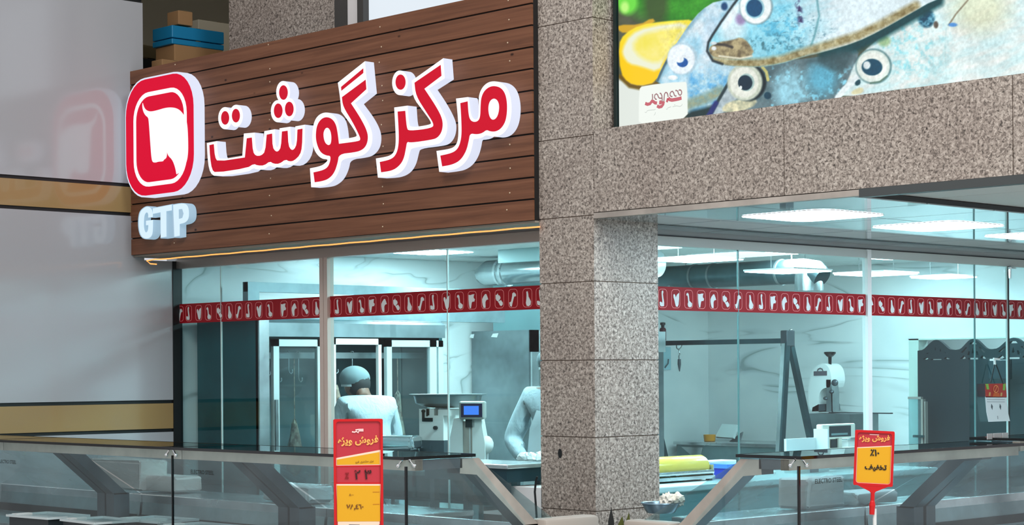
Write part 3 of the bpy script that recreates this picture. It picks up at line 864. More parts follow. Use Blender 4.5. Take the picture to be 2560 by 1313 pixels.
def fish_print(x, y):
    """ink of the fish poster at poster position (x, y)"""
    S = x.shape
    img = np.zeros(S + (3,))
    def put(mask, col):
        c = np.array(col, float) if not isinstance(col, np.ndarray) else col
        img[...] = img * (1 - mask[..., None]) + (c if c.ndim > 1 else c[None]) * mask[..., None]
    def PM(pts, soft=2.0):
        pts = rnd_poly(pts, 1); d = seg_dist(x, y, pts, True); d = np.where(inside(x, y, pts), d, -d)
        return np.clip(d / soft + .5, 0, 1)
    def EM(cx, cy, rx, ry, soft=.12):
        q = np.hypot((x - cx) / rx, (y - cy) / ry); return np.clip((1 - q) / soft + .5, 0, 1)
    def ST(pts, w, soft=2.0): return np.clip((w / 2 - seg_dist(x, y, pts, False)) / soft + .5, 0, 1)
    def mixc(a, b, t): return np.array(a)[None] * (1 - t[..., None]) + np.array(b)[None] * t[..., None]
    n1 = fbm(x, y, 26, 1); n2 = fbm(x, y, 12, 5); n3 = fbm(x + 2 * y, y - x * .3, 40, 9)
    put(np.ones(S), mixc((66, 72, 50), (96, 100, 84), n1))
    put(EM(1690, 0, 120, 62, .5), mixc((26, 112, 18), (70, 170, 44), n3)); put(EM(1640, 10, 30, 60, .7) * .8, (60, 74, 40))
    put(EM(1568, 6, 26, 30, .5), (110, 222, 70)); put(EM(1562, 18, 10, 14, .8), (190, 250, 130))
    put(np.clip((y - 185) / 20, 0, 1) * np.clip((1640 - x) / 10, 0, 1), (226, 233, 226))
    put(PM([(1545, 75), (1545, 62), (1600, 62), (1630, 44), (1640, 56), (1590, 75), (1560, 84)], 4), (214, 168, 40))
    lem = [(1546, 112), (1560, 85), (1600, 62), (1660, 53), (1742, 48), (1720, 75), (1690, 110), (1660, 160), (1640, 206), (1600, 215), (1570, 207), (1551, 182)]
    put(ST([(1552, 192), (1575, 214), (1606, 220), (1640, 210)], 12, 6), (110, 84, 20))
    put(PM(lem, 4), mixc((255, 206, 4), (252, 232, 60), np.clip((150 - y) / 90, 0, 1)))
    put(PM([(1555, 124), (1575, 86), (1620, 66), (1726, 54), (1700, 92), (1665, 140), (1647, 182), (1600, 166), (1572, 160), (1558, 142)], 9), (238, 241, 214))
    put(PM([(1579, 116), (1600, 88), (1650, 74), (1716, 66), (1690, 97), (1662, 148), (1640, 158), (1602, 146)], 14), mixc((252, 240, 150), (240, 226, 70), n1))
    # left fish
    fa = [(1636, 214), (1655, 168), (1690, 110), (1722, 62), (1752, 26), (1792, 0), (1860, 0), (1830, 60), (1792, 160), (1870, 170), (1840, 225), (1800, 275), (1772, 296), (1718, 300), (1714, 206)]
    put(PM(fa, 3), mixc((150, 206, 230), (226, 240, 246), np.clip(n1 * 1.6 - .3, 0, 1)))
    put(PM(fa, 3) * ST([(1640, 208), (1660, 160), (1692, 108), (1724, 60), (1756, 22)], 16, 8) * .55, (96, 150, 176))
    put(PM(fa, 3) * ST([(1640, 208), (1660, 164), (1680, 130)], 7, 4) * .8, (60, 84, 96))
    put(PM(fa, 3) * EM(1780, 90, 24, 60, .9) * .5, (214, 226, 240))
    put(PM(fa, 3) * np.clip((y - 165) / 30, 0, 1) * np.clip((x - 1716) / 12, 0, 1), mixc((96, 176, 226), (200, 232, 240), np.clip(n2 * 1.8 - .5, 0, 1)))
    put(PM(fa, 3) * ST([(1718, 262), (1760, 248), (1800, 228)], 26, 12), mixc((176, 168, 120), (120, 170, 180), n2)); put(PM([(1716, 280), (1760, 270), (1786, 262), (1772, 300), (1716, 304)], 10), (30, 54, 56))
    put(EM(1811, 16, 8, 10, .6), (22, 70, 120))
    put(EM(1706, 147, 38, 41), (176, 206, 220)); put(EM(1703, 148, 34, 37), (236, 246, 252)); put(EM(1706, 156, 14, 12), (24, 88, 166)); put(EM(1699, 148, 11, 9, .3), (240, 248, 252)); put(EM(1682, 194, 12, 6, .4), (244, 250, 250))
    # lower middle fish
    fb = [(1768, 298), (1788, 258), (1828, 190), (1850, 166), (1900, 160), (2000, 148), (2080, 138), (2150, 108), (2136, 200), (2100, 250), (2050, 262), (1960, 274), (1850, 290)]
    put(PM(fb, 3), mixc((70, 100, 108), (120, 142, 148), n1))
    put(PM(fb, 3) * np.clip(n2 * 5 - 2.7, 0, 1) * np.clip((y - 150) / 40, 0, 1) * np.clip((x - 1905) / 20, 0, 1), (140, 214, 236))
    put(PM(fb, 3) * EM(1975, 225, 40, 44, .9) * np.clip(n1 * 2, 0, 1), (160, 220, 238)); put(PM(fb, 3) * EM(2055, 195, 36, 40, .9) * .8, (96, 190, 222))
    put(PM([(1778, 296), (1796, 256), (1832, 196), (1850, 174), (1880, 200), (1840, 250), (1800, 290)], 4), mixc((206, 222, 226), (150, 170, 180), n2))
    put(ST([(1772, 294), (1794, 254), (1828, 196)], 7, 4), (40, 60, 66)); put(ST([(1770, 292), (1790, 258)], 12, 5), (40, 50, 120))
    put(PM([(1800, 276), (1820, 254), (1870, 246), (1896, 250), (1880, 270), (1830, 284)], 5), mixc((236, 230, 190), (170, 176, 150), np.clip(n2 * 2.2 - .6, 0, 1)))
    put(EM(1870, 206, 46, 47), (16, 34, 40)); put(EM(1862, 206, 44, 46), (204, 214, 196)); put(EM(1860, 206, 36, 38), (236, 240, 228)); put(EM(1866, 206, 20, 22), (170, 200, 196)); put(EM(1863, 207, 18, 19), (14, 44, 62)); put(EM(1852, 219, 3.5, 4), (240, 250, 250))
    put(EM(1919, 239, 9, 9, .3), (16, 62, 82)); put(ST([(1906, 168), (1916, 180), (1920, 200)], 7), (200, 196, 120))
    # pale fish on the far side
    fc = [(2092, 250), (2118, 205), (2140, 150), (2180, 108), (2230, 78), (2296, 40), (2340, 10), (2420, -40), (2700, -60), (2700, 200), (2300, 215)]
    put(PM(fc, 4), mixc((206, 238, 240), (236, 242, 238), np.clip(n3 * 1.8 - .4, 0, 1)))
    put(PM(fc, 4) * EM(2270, 120, 90, 80, .9) * np.clip(n2 * 3 - 1.3, 0, 1), (150, 224, 234)); put(PM(fc, 4) * EM(2450, 20, 70, 60, .9) * .8, (218, 224, 190))
    put(PM(fc, 4) * EM(2210, 102, 16, 14, .6) * .8, (150, 190, 130))
    put(PM(fc, 4) * ST([(2420, 0), (2390, 35), (2372, 62)], 4, 3), (140, 132, 110)); put(EM(2382, 62, 11, 5, .6), (80, 150, 222))
    put(PM(fc, 4) * ST([(2295, 110), (2312, 140), (2330, 165)], 5, 5) * .4, (150, 190, 196)); put(PM(fc, 4) * ST([(2366, 70), (2362, 120), (2366, 190)], 3, 3) * .4, (170, 206, 206))
    put(EM(2316, 46, 21, 23, .3), mixc((10, 70, 96), (120, 190, 214), np.clip(n2 * 3 - 1.3, 0, 1))); put(EM(2340, 62, 6, 9, .5), (90, 80, 70))
    put(ST([(2094, 244), (2112, 222), (2140, 198), (2150, 186)], 14, 4), (232, 244, 246)); put(PM([(2128, 228), (2156, 216), (2160, 232), (2130, 238)], 4), (226, 222, 180)); put(PM([(2136, 206), (2150, 196), (2152, 210), (2140, 216)], 3), (20, 70, 84))
    put(EM(2184, 166, 45, 44), (60, 110, 116)); put(EM(2183, 166, 42, 41), (226, 240, 232)); put(EM(2183, 165, 34, 33), (240, 246, 238)); put(EM(2180, 168, 26, 21), (8, 72, 98)); put(EM(2167, 163, 9, 10, .4), (236, 248, 250)); put(ST([(2176, 208), (2200, 204), (2218, 190)], 4, 3), (90, 124, 110))
    put(ST([(2060, 140), (2140, 116), (2204, 84), (2274, 44), (2346, 4)], 26, 14), (6, 66, 72))
    put(PM([(2020, 150), (2130, 118), (2130, 150), (2100, 190), (2050, 160)], 14) * .8, (56, 84, 90))
    # main fish
    fd = [(1767, 128), (1771, 97), (1800, 56), (1830, 14), (1848, -14), (1890, -90), (2000, -150), (2300, -190), (2700, -200), (2700, -150), (2335, 0), (2272, 36), (2200, 77), (2140, 106), (2062, 129), (2010, 141), (1950, 160), (1900, 168), (1832, 166), (1786, 156)]
    base = mixc((150, 220, 238), (222, 240, 246), np.clip((x - 1960) / 150 + n3 * .8 - .3, 0, 1))
    put(PM(fd, 3), base)
    put(PM(fd, 3) * np.clip(1 - np.abs(y - (185 - (x - 1880) * .30)) / 52, 0, 1) * np.clip((x - 1880) / 60, 0, 1) * np.clip((2060 - x) / 60, 0, 1) * .6, (120, 214, 236))
    put(PM(fd, 3) * EM(1945, 75, 60, 60, .9) * np.clip(n2 * 4 - 1.6, 0, 1), (96, 190, 222)); put(PM(fd, 3) * EM(1830, 60, 34, 50, .8) * .7, (232, 240, 244)); put(PM(fd, 3) * EM(1852, 48, 13, 14, .7) * .9, (150, 128, 176))
    put(PM(fd, 3) * EM(1930, 110, 70, 20, .9) * np.clip(n2 * 6 - 3.2, 0, 1) * .8, (70, 120, 130))
    put(PM(fd, 3) * ST([(1990, -4), (1998, 22), (2002, 60)], 12, 8) * np.clip(n2 * 4 - 1.2, 0, 1), (60, 50, 96)); put(PM(fd, 3) * ST([(2042, -4), (2048, 40), (2036, 90), (2026, 118)], 5, 4) * .7, (80, 150, 160))
    put(PM(fd, 3) * ST([(1786, 152), (1840, 158), (1900, 158), (1960, 148), (2020, 128), (2080, 110), (2150, 88), (2210, 58), (2290, 14)], 22, 12), mixc((128, 112, 66), (196, 190, 150), np.clip(n2 * 1.8 - .4, 0, 1)))
    put(PM([(1770, 120), (1792, 106), (1832, 100), (1852, 92), (1872, 106), (1888, 136), (1850, 148), (1800, 146), (1776, 140)], 4), mixc((112, 100, 74), (186, 172, 130), np.clip(n2 * 2 - .5, 0, 1)))
    put(ST([(1786, 110), (1812, 112), (1830, 118)], 7, 4), (66, 62, 56)); put(ST([(1798, 140), (1850, 146), (1880, 140)], 4, 3), (232, 230, 206))
    put(ST([(1850, -10), (1832, 14), (1802, 56), (1780, 90), (1771, 106), (1768, 128), (1782, 152), (1806, 160)], 6, 4), (40, 52, 58)); put(EM(1784, 108, 8, 4, .5), (206, 220, 224)); put(EM(1785, 121, 6, 5, .5), (226, 234, 236))
    put(PM(fd, 3) * ST([(1862, 0), (1840, 22), (1812, 66)], 14, 8) * .6, (246, 248, 250))
    put(EM(1890, 17, 42, 45), (120, 150, 158)); put(EM(1889, 17, 39, 42), (236, 246, 246)); put(EM(1887, 20, 24, 26), (150, 200, 214)); put(EM(1886, 20, 20, 22), (8, 74, 116))
    gr = (fbm(x * 1.3, y, 7, 21) - .5) * .22 + (fbm(x, y, 60, 31) - .5) * .14
    msk = np.clip((x - 1640) / 40, 0, 1)
    img *= (1 + gr * msk)[..., None]
    put(PM([(1920, 20), (2050, 20), (2100, 90), (2000, 130), (1930, 120)], 30) * np.clip(fbm(x, y * 2, 9, 41) * 5 - 2.9, 0, 1) * .5, (60, 110, 130))
    # logo card
    put(PM([(1597, 330), (1597, 224), (1606, 214), (1712, 203), (1718, 210), (1720, 310)], 1.5), (242, 248, 241))
    return np.clip(img, 0, 255)


NX, NZ = 560, 250
xe = at_v(2575, 170, PYV).x
xs = np.concatenate([np.linspace(p_l, xe, NX), np.linspace(xe, XR - .01, 120)[1:]]); zs = np.concatenate([np.linspace(ZB + 0.012, 3.75, NZ), np.linspace(3.75, ZT - .01, 60)[1:]])
NX, NZ = len(xs), len(zs)
gx, gz = np.meshgrid(xs, zs)
dX, dY = gx - CAM[0], PYV - CAM[1]
lx, ly = dX * RT[0] + dY * RT[1], dX * FW[0] + dY * FW[1]
ix = FPX * lx / ly; iy = -FPX * (gz - EYE) / ly
c_, s_ = math.cos(ROLL), math.sin(ROLL)
px_, py_ = 1280 + ix * c_ + iy * s_, PY0 - ix * s_ + iy * c_
ink = fish_print(px_, py_)
verts = np.stack([gx.ravel(), np.full(gx.size, PYV), gz.ravel()], 1) - np.array(poster.location)
idx = np.arange(NX * NZ).reshape(NZ, NX)
faces = np.stack([idx[:-1, :-1].ravel(), idx[:-1, 1:].ravel(), idx[1:, 1:].ravel(), idx[1:, :-1].ravel()], 1)
me = bpy.data.meshes.new('poster'); me.from_pydata(verts.tolist(), [], faces.tolist())
ca = me.color_attributes.new('ink', 'FLOAT_COLOR', 'POINT')
sr = ink.reshape(-1, 3) / 255.0
ln = np.where(sr <= 0.04045, sr / 12.92, ((sr + 0.055) / 1.055) ** 2.4)
ca.data.foreach_set('color', np.concatenate([ln, np.ones((ln.shape[0], 1))], 1).astype(np.float32).ravel())
pm = mat('lit_poster', (20, 20, 20), rough=0.35)
t, N, L, bs = nodes(pm)
at = N.new('ShaderNodeAttribute'); at.attribute_name = 'ink'
L.new(at.outputs['Color'], bs.inputs['Emission Color']); bs.inputs['Emission Strength'].default_value = 1.0
me.materials.append(pm)
po = bpy.data.objects.new('poster', me); COL.objects.link(po); po.parent = poster


def ribbon(m, pts, w, y, mi=0, ox=0, oy=0, s=1.0, vp=True, up=None):
    """flat brush strokes lying on the plane Y=y, traced in survey coordinates"""
    P = [Vector(p) for p in ([at_v(ox + p[0] / s, oy + p[1] / s, y) for p in pts] if vp else pts)]
    L_, R_ = [], []
    nrm = Vector((0, -1, 0)) if up is None else Vector(up)
    for i, p in enumerate(P):
        d = (P[min(i + 1, len(P) - 1)] - P[max(i - 1, 0)]).normalized()
        n_ = nrm.cross(d).normalized() * w / 2
        L_.append(p + n_); R_.append(p - n_)
    m.add(L_ + R_, [(i, i + 1, len(P) + i + 1, len(P) + i) for i in range(len(P) - 1)], mi)


LG = dict(ox=1590, oy=200, s=13.13)
mb = MB(); w_ = 0.0075; yy = PYV - 0.002
for st in ([(1400, 345), (1440, 325), (1480, 345), (1500, 400), (1490, 460), (1460, 500), (1420, 490), (1390, 440), (1370, 370), (1330, 345), (1290, 345)],
           [(1330, 525), (1290, 530), (1255, 490), (1235, 420), (1195, 370), (1150, 390), (1118, 440), (1120, 510), (1160, 545), (1195, 545)],
           [(915, 700), (925, 560), (935, 460), (970, 410), (1010, 415), (1040, 470), (1055, 560)],
           [(850, 780), (860, 640), (850, 520), (820, 450), (780, 430)], [(680, 640), (640, 630), (605, 570), (620, 490), (665, 455), (710, 490), (735, 560), (770, 600), (850, 600)], [(540, 460), (545, 600), (520, 700)]):
    ribbon(mb, st, w_, yy, 1, **LG)
for st, k in (([(1060, 590), (1110, 645), (1180, 660), (1300, 640), (1400, 620), (1495, 590)], 2.6), ([(1050, 600), (1010, 730)], 2.0), ([(690, 850), (760, 890), (840, 870), (890, 800), (910, 700)], 2.4), ([(300, 770), (380, 800), (460, 780), (520, 700), (560, 700), (620, 750), (690, 760)], 2.4), ([(760, 740), (810, 740), (845, 700)], 3.0)):
    ribbon(mb, st, w_ * k, yy - .0003, 0, **LG)
for st in ([(1520, 790), (1500, 840), (1440, 870), (1330, 850), (1200, 880)], [(1150, 880), (1090, 900), (1040, 920), (1020, 970), (990, 950)], [(640, 960), (600, 980), (500, 990), (400, 1000), (360, 1020), (340, 1070), (290, 1060)], [(640, 1060), (620, 1130), (590, 1160)], [(1290, 815), (1250, 825)]):
    ribbon(mb, st, 0.003, yy, 2, **LG)
mb.build('logo_print', [make_emit('logo_red', (196, 70, 84), 0.9), make_emit('logo_brown', (150, 96, 98), 0.9), make_emit('logo_grey', (186, 194, 186), 0.95)], poster, fixn=False)

# ================================================================== DISPLAY CASES
def text_mesh(body, size, M, fat=0.0, align='CENTER'):
    cu = bpy.data.curves.new('lettering', 'FONT'); cu.body = body; cu.size = size; cu.align_x = align; cu.resolution_u = 2; cu.offset = fat
    o = bpy.data.objects.new('lettering', cu); COL.objects.link(o)
    dg = bpy.context.evaluated_depsgraph_get(); dg.update()
    me = bpy.data.meshes.new_from_object(o.evaluated_get(dg))
    m = MB(); m.add([M @ v.co for v in me.vertices], [list(p.vertices) for p in me.polygons])
    bpy.data.objects.remove(o); bpy.data.curves.remove(cu); bpy.data.meshes.remove(me)
    return m


INNER = make_steel('case_liner', (150, 170, 174), rough=0.35, metal=0.6)
BACKDOOR = make_glass('back_door_acrylic', (0.62, 0.78, 0.80), 1.6, rough=.05, film=0.30)
ENDCAP = mat('bumper_grey', (176, 166, 156), rough=0.45)


def display_case(label, org, S, D, length, end=True, zo=0.0, ds_=0.0, bump=1.20, group='glass topped meat display cases'):
    """S: unit vector along the front, D: unit vector from the front to the back; org: front corner on the floor"""
    org, S, D = Vector(org), Vector(S), Vector(D)
    M = Matrix(((S.x, D.x, 0, 0), (S.y, D.y, 0, 0), (0, 0, 1, 0), (0, 0, 0, 1)))
    t = thing('display_case', label, 'display case', org, group=group)
    def put(m, name, mt, par=t, smooth=False):
        return m.xf(M).build(name, mt, par, local=True, smooth=smooth)
    L = length
    zt = 1.205 + zo
    b = MB()
    b.box(0.0, L, 0.03, 1.06, 0.12, 0.60); b.box(0, L, 0.0, 0.04, 0.12, 0.735); b.box(0, L, 1.0, 1.10, 0.12, 0.80)
    body = put(b, 'body', STEEL)
    put(MB().box(0.02, L - .02, 0.10, 1.0, 0.0, 0.13), 'plinth', BLACK)
    b = MB()
    b.poly([(0.01, 0.04, 0.70), (L - .01, 0.04, 0.70), (L - .01, 0.98, 0.66), (0.01, 0.98, 0.66)]); b.poly([(0.01, 0.98, 0.66), (L - .01, 0.98, 0.66), (L - .01, 1.0, 0.80), (0.01, 1.0, 0.80)])
    put(b, 'tray_well', INNER)
    b = MB()
    for k in range(3): b.box(0.0, L, 1.0 + 0.035 * k, 1.022 + 0.035 * k, 0.80, 0.845 - 0.008 * k)
    put(b, 'door_track', STEEL_LT)
    put(MB().box(0.02, L - .02, 0.968, 0.976, 0.675, 0.725), 'air_slot', BLACK)
    put(MB().poly([(0.01, .445 + ds_, zt - .01), (L - .01, .445 + ds_, zt - .01), (L - .01, 1.0, .85), (0.01, 1.0, .85)]), 'back_door', BACKDOOR)
    b = MB(); b.box(-0.003, L - 0.004, -0.012, 0.42 + ds_ * .6, zt, zt + 0.012)
    put(b, 'top_glass', TOPGLASS)
    b = MB(); b.box(-0.006, L - .002, -0.016, -0.011, zt - 0.001, zt + 0.013); b.box(-0.006, -0.001, -0.012, 0.42 + ds_ * .6, zt - 0.001, zt + 0.013); b.box(0.0, L, 0.42 + ds_ * .6, 0.424 + ds_ * .6, zt - .001, zt + .013)
    put(b, 'top_glass_edge', BLACKG)
    put(MB().box(0.0, L - .004, 0.055, 0.10, zt - 0.052, zt - 0.002), 'shelf_rail', STEEL_WARM)
    prof = [(p_[0] + ds_, p_[1]) for p_ in [(.085, zt - .008), (.45, zt - .008), (.84, .862), (.745, .862), (.435, zt - .085), (.33, zt - .075), (.085, zt - .062)]]
    for s in (0.005, L - 0.092):
        b = MB(); b.prism([(s, p[0], p[1]) for p in prof[1:-1]] + [(s, .335 + ds_, zt - .008)], (0.085, 0, 0), mat=0, side=1)
        st = put(b, 'strut', [STEEL_WARM if (end and s < .1) else STEEL_DARK, STEEL_DARK])
        put(MB().box(s, s + 0.085, .10, .345 + ds_, zt - 0.05, zt - 0.004), 'bracket', STEEL_DARK, st)
        put(MB().box(s, s + 0.085, .74 + ds_, .85 + ds_, .70, .87), 'foot_post', STEEL_DARK, st)
    put(MB().poly([(0.0, 0, 0.70), (L - .008, 0, 0.70), (L - .008, 0, zt - .004), (0.0, 0, zt - .004)]), 'front_glass', CASEGLASS)
    if end:
        put(MB().poly([(0.0, 0, 0.70), (0.0, .74 + ds_, 0.70), (0.0, .74 + ds_, 0.88), (0.0, .40 + ds_, zt - .004), (0.0, 0, zt - .004)]), 'end_glass', CASEGLASS)
        put(MB().box(-0.006, 0.004, -0.004, 0.006, 0.70, zt - .03), 'corner_seal', BLACKG)
        b = MB(); b.bbox(-0.05, 0.06, 0.83 + ds_, bump, 0.70, 0.893, 0.018)
        put(b, 'end_bumper', ENDCAP, smooth=True)
    else:
        put(MB().box(-0.004, 0.004, -0.005, 0.005, 0.70, zt - .03), 'corner_seal', BLACKG)
    for ds, e_ in ((0.04, 0.0), (L - 0.04, L)):
        b = MB(); b.ball((ds, -0.010, zt - 0.028), 0.010); b.tube([(ds, -0.01, zt - .028), (e_ + (ds - e_) * .4, -0.008, zt - 0.002)], 0.006, 8)
        put(b, 'glass_clip', CHROME, smooth=True)
    if end:
        b = MB(); b.ball((-0.010, 0.04, zt - 0.028), 0.010); b.tube([(-0.01, 0.04, zt - .028), (-0.008, 0.016, zt - 0.002)], 0.006, 8)
        put(b, 'glass_clip', CHROME, smooth=True)
    return t


FY = -2.10
cases = []
for i, lb in enumerate(('steel and glass display case under the brown sign, its end strut beside the pillar',
                        'steel and glass display case second from the pillar in the run under the brown sign',
                        'steel and glass display case against the panelled wall with gold bands')):
    cases.append(display_case(lb, (0.83 - 1.83 * i, FY, 0), (-1, 0, 0), (0, 1, 0), 1.825, end=(i == 0)))
FXR = 2.165
display_case('steel and glass display case behind the ten percent placard, beside the granite pillar', (FXR, -1.0, 0), (0, 1, 0), (-1, 0, 0), 1.88, end=True, ds_=-.12, bump=.998)
display_case('steel and glass display case further along the passage under the hanging calendar', (FXR, 0.895, 0), (0, 1, 0), (-1, 0, 0), 1.88, end=False, zo=0.02, ds_=-.12)

# maker's lettering on the front glass
def front_text(px, py, h, plane, axis, label):
    p = at_v(px, py, plane - 0.002) if axis == 'x' else at_u(px, py, plane + 0.002)
    R_ = Matrix.Rotation(math.pi / 2, 4, 'X') if axis == 'x' else Matrix.Rotation(math.pi / 2, 4, 'Z') @ Matrix.Rotation(math.pi / 2, 4, 'X')
    m = text_mesh('ELECTRO STEEL', h, Matrix.Translation(p) @ R_, 0.008 * h)
    o = m.build('maker_lettering', TEXTK, fixn=False)
    tag(o, label, 'lettering', 'black maker lettering on the case glass')

front_text(505, 1186, 0.0285, FY, 'x', 'black maker lettering on the display case glass under the shop window edge')
front_text(18, 1159, 0.0285, FY, 'x', 'black maker lettering on the display case glass in front of the gold banded wall')
front_text(2072, 1207, 0.0285, FXR, 'y', 'black maker lettering on the display case glass beside the ten percent placard')

# clear lids and pale wrapped goods lying in the cases
def lid(px, py, z, sx, sy, rot, lb):
    p = at_z(px, py, z)
    t = thing('tray_lid', lb, 'tray lid', p, math.radians(rot), 'clear tray lids in the display case')
    MB().box(-sx / 2, sx / 2, -sy / 2, sy / 2, 0, 0.004).build('sheet', CLEARPLASTIC, t, local=True)
    m = MB()
    for a, b in (((-sx / 2, -sy / 2), (sx / 2, -sy / 2)), ((sx / 2, -sy / 2), (sx / 2, sy / 2)), ((sx / 2, sy / 2), (-sx / 2, sy / 2)), ((-sx / 2, sy / 2), (-sx / 2, -sy / 2))):
        m.bar((*a, 0.004), (*b, 0.004), 0.014, 0.012)
    m.build('rim', mat('lid_rim', (196, 208, 210), rough=0.2), t, local=True)
    MB().box(-sx / 2 - .012, -sx / 2 + .03, -sy * .35, sy * .05, 0.004, 0.012).build('label_clip', WHITEP, t, local=True)
    # black tray the lid closes
    m = MB(); m.box(-sx * .47, sx * .47, -sy * .47, sy * .47, z * 0 - (z - 0.712), -0.001)
    m.build('tray', mat('black_tray', (40, 48, 52), rough=0.4), t, local=True)

lid(120, 1291, 0.80, .40, .27, 4, 'clear tray lid with a bright corner clip, close to the gold banded wall')
lid(248, 1303, 0.795, .38, .26, -3, 'clear tray lid in the middle of the case below the wrapped goods')
lid(392, 1301, 0.79, .38, .27, 5, 'clear tray lid beside the black glass joint')
lid(505, 1318, 0.785, .40, .27, 2, 'clear tray lid just past the black glass joint under the lettering')

def wrapped(px, py, plane, axis, sx, sy, sz, lb, col=(206, 196, 192)):
    p = at_v(px, py, plane) if axis == 'x' else at_u(px, py, plane)
    m = MB(); m.bbox(-sx / 2, sx / 2, -sy / 2, sy / 2, 0, sz, 0.02, seg=3)
    rr_ = random.Random(int(px)); m.v = [v + Vector((rr_.uniform(-1, 1), rr_.uniform(-1, 1), rr_.uniform(-1, 1))) * 0.008 for v in m.v]
    m.xf(Matrix.Translation((p.x, p.y, 0.812)))
    o = m.build('wrapped_pack', mat('paper_wrap_%d' % col[0], col, rough=0.7), smooth=True)
    return tag(o, lb, 'wrapped pack', 'paper wrapped packs by the display cases')

# back shelf just behind the cases with packs on it
def back_shelf(x0, x1, y0, y1, z, lb):
    t = thing('work_counter', lb, 'counter', ((x0 + x1) / 2, (y0 + y1) / 2, 0))
    MB().bbox(x0, x1, y0, y1, z - .035, z, .006).build('worktop', STEEL_LT, t)
    MB().box(x0 + .02, x1 - .02, y0 + .03, y1 - .03, z - .25, z - .036).build('apron', STEEL_DARK, t)
    m = MB()
    for x in (x0 + .05, x1 - .05):
        for y in (y0 + .05, y1 - .05): MB().box(x - .02, x + .02, y - .02, y + .02, 0, z - .036).build('leg', STEEL, t)
    return t

back_shelf(-3.6, -0.75, -0.72, -0.22, 0.80, 'low steel back counter behind the display cases under the sign')
s_ = at_v(325, 1243, -0.5)
wrapped(322, 1236, -0.5, 'x', .62, .22, .20, 'big pale paper wrapped pack behind the case beside the panelled wall')
wrapped(428, 1236, -0.45, 'x', .40, .22, .10, 'low pale paper wrapped pack beside the taller pack behind the case')
wrapped(745, 1272, -0.5, 'x', .45, .2, .10, 'pale folded paper pack behind the second display case', (196, 204, 206))

t = back_shelf(.42, .86, .15, 2.5, 0.80, 'low steel back counter behind the display case on the passage side')
p = at_u(2030, 1262, .66)
m = MB(); m.bbox(-.11, .11, -.17, .17, 0, .17, .02, seg=3); rr_ = random.Random(31); m.v = [v_ + Vector((rr_.uniform(-1, 1), rr_.uniform(-1, 1), rr_.uniform(-1, 1))) * .008 for v_ in m.v]
m.xf(Matrix.Translation((.66, p.y, .812))); o = m.build('wrapped_pack', mat('paper_wrap_white', (208, 208, 206), rough=.7), smooth=True); tag(o, 'white paper wrapped pack behind the passage case under the maker lettering', 'wrapped pack', 'paper wrapped packs by the display cases')
m = MB(); m.bbox(-.11, .11, -.2, .2, 0, .07, .015, seg=3); m.v = [v_ + Vector((rr_.uniform(-1, 1), rr_.uniform(-1, 1), rr_.uniform(-1, 1))) * .008 for v_ in m.v]
m.xf(Matrix.Translation((.66, p.y + .48, .812))); o = m.build('wrapped_pack', MATS['paper_wrap_white'], smooth=True); tag(o, 'flat white paper pack behind the passage case beside the placard pole', 'wrapped pack', 'paper wrapped packs by the display cases')

# ================================================================== PLACARDS ON POLES
def place_local(mb, M): return mb.xf(M)

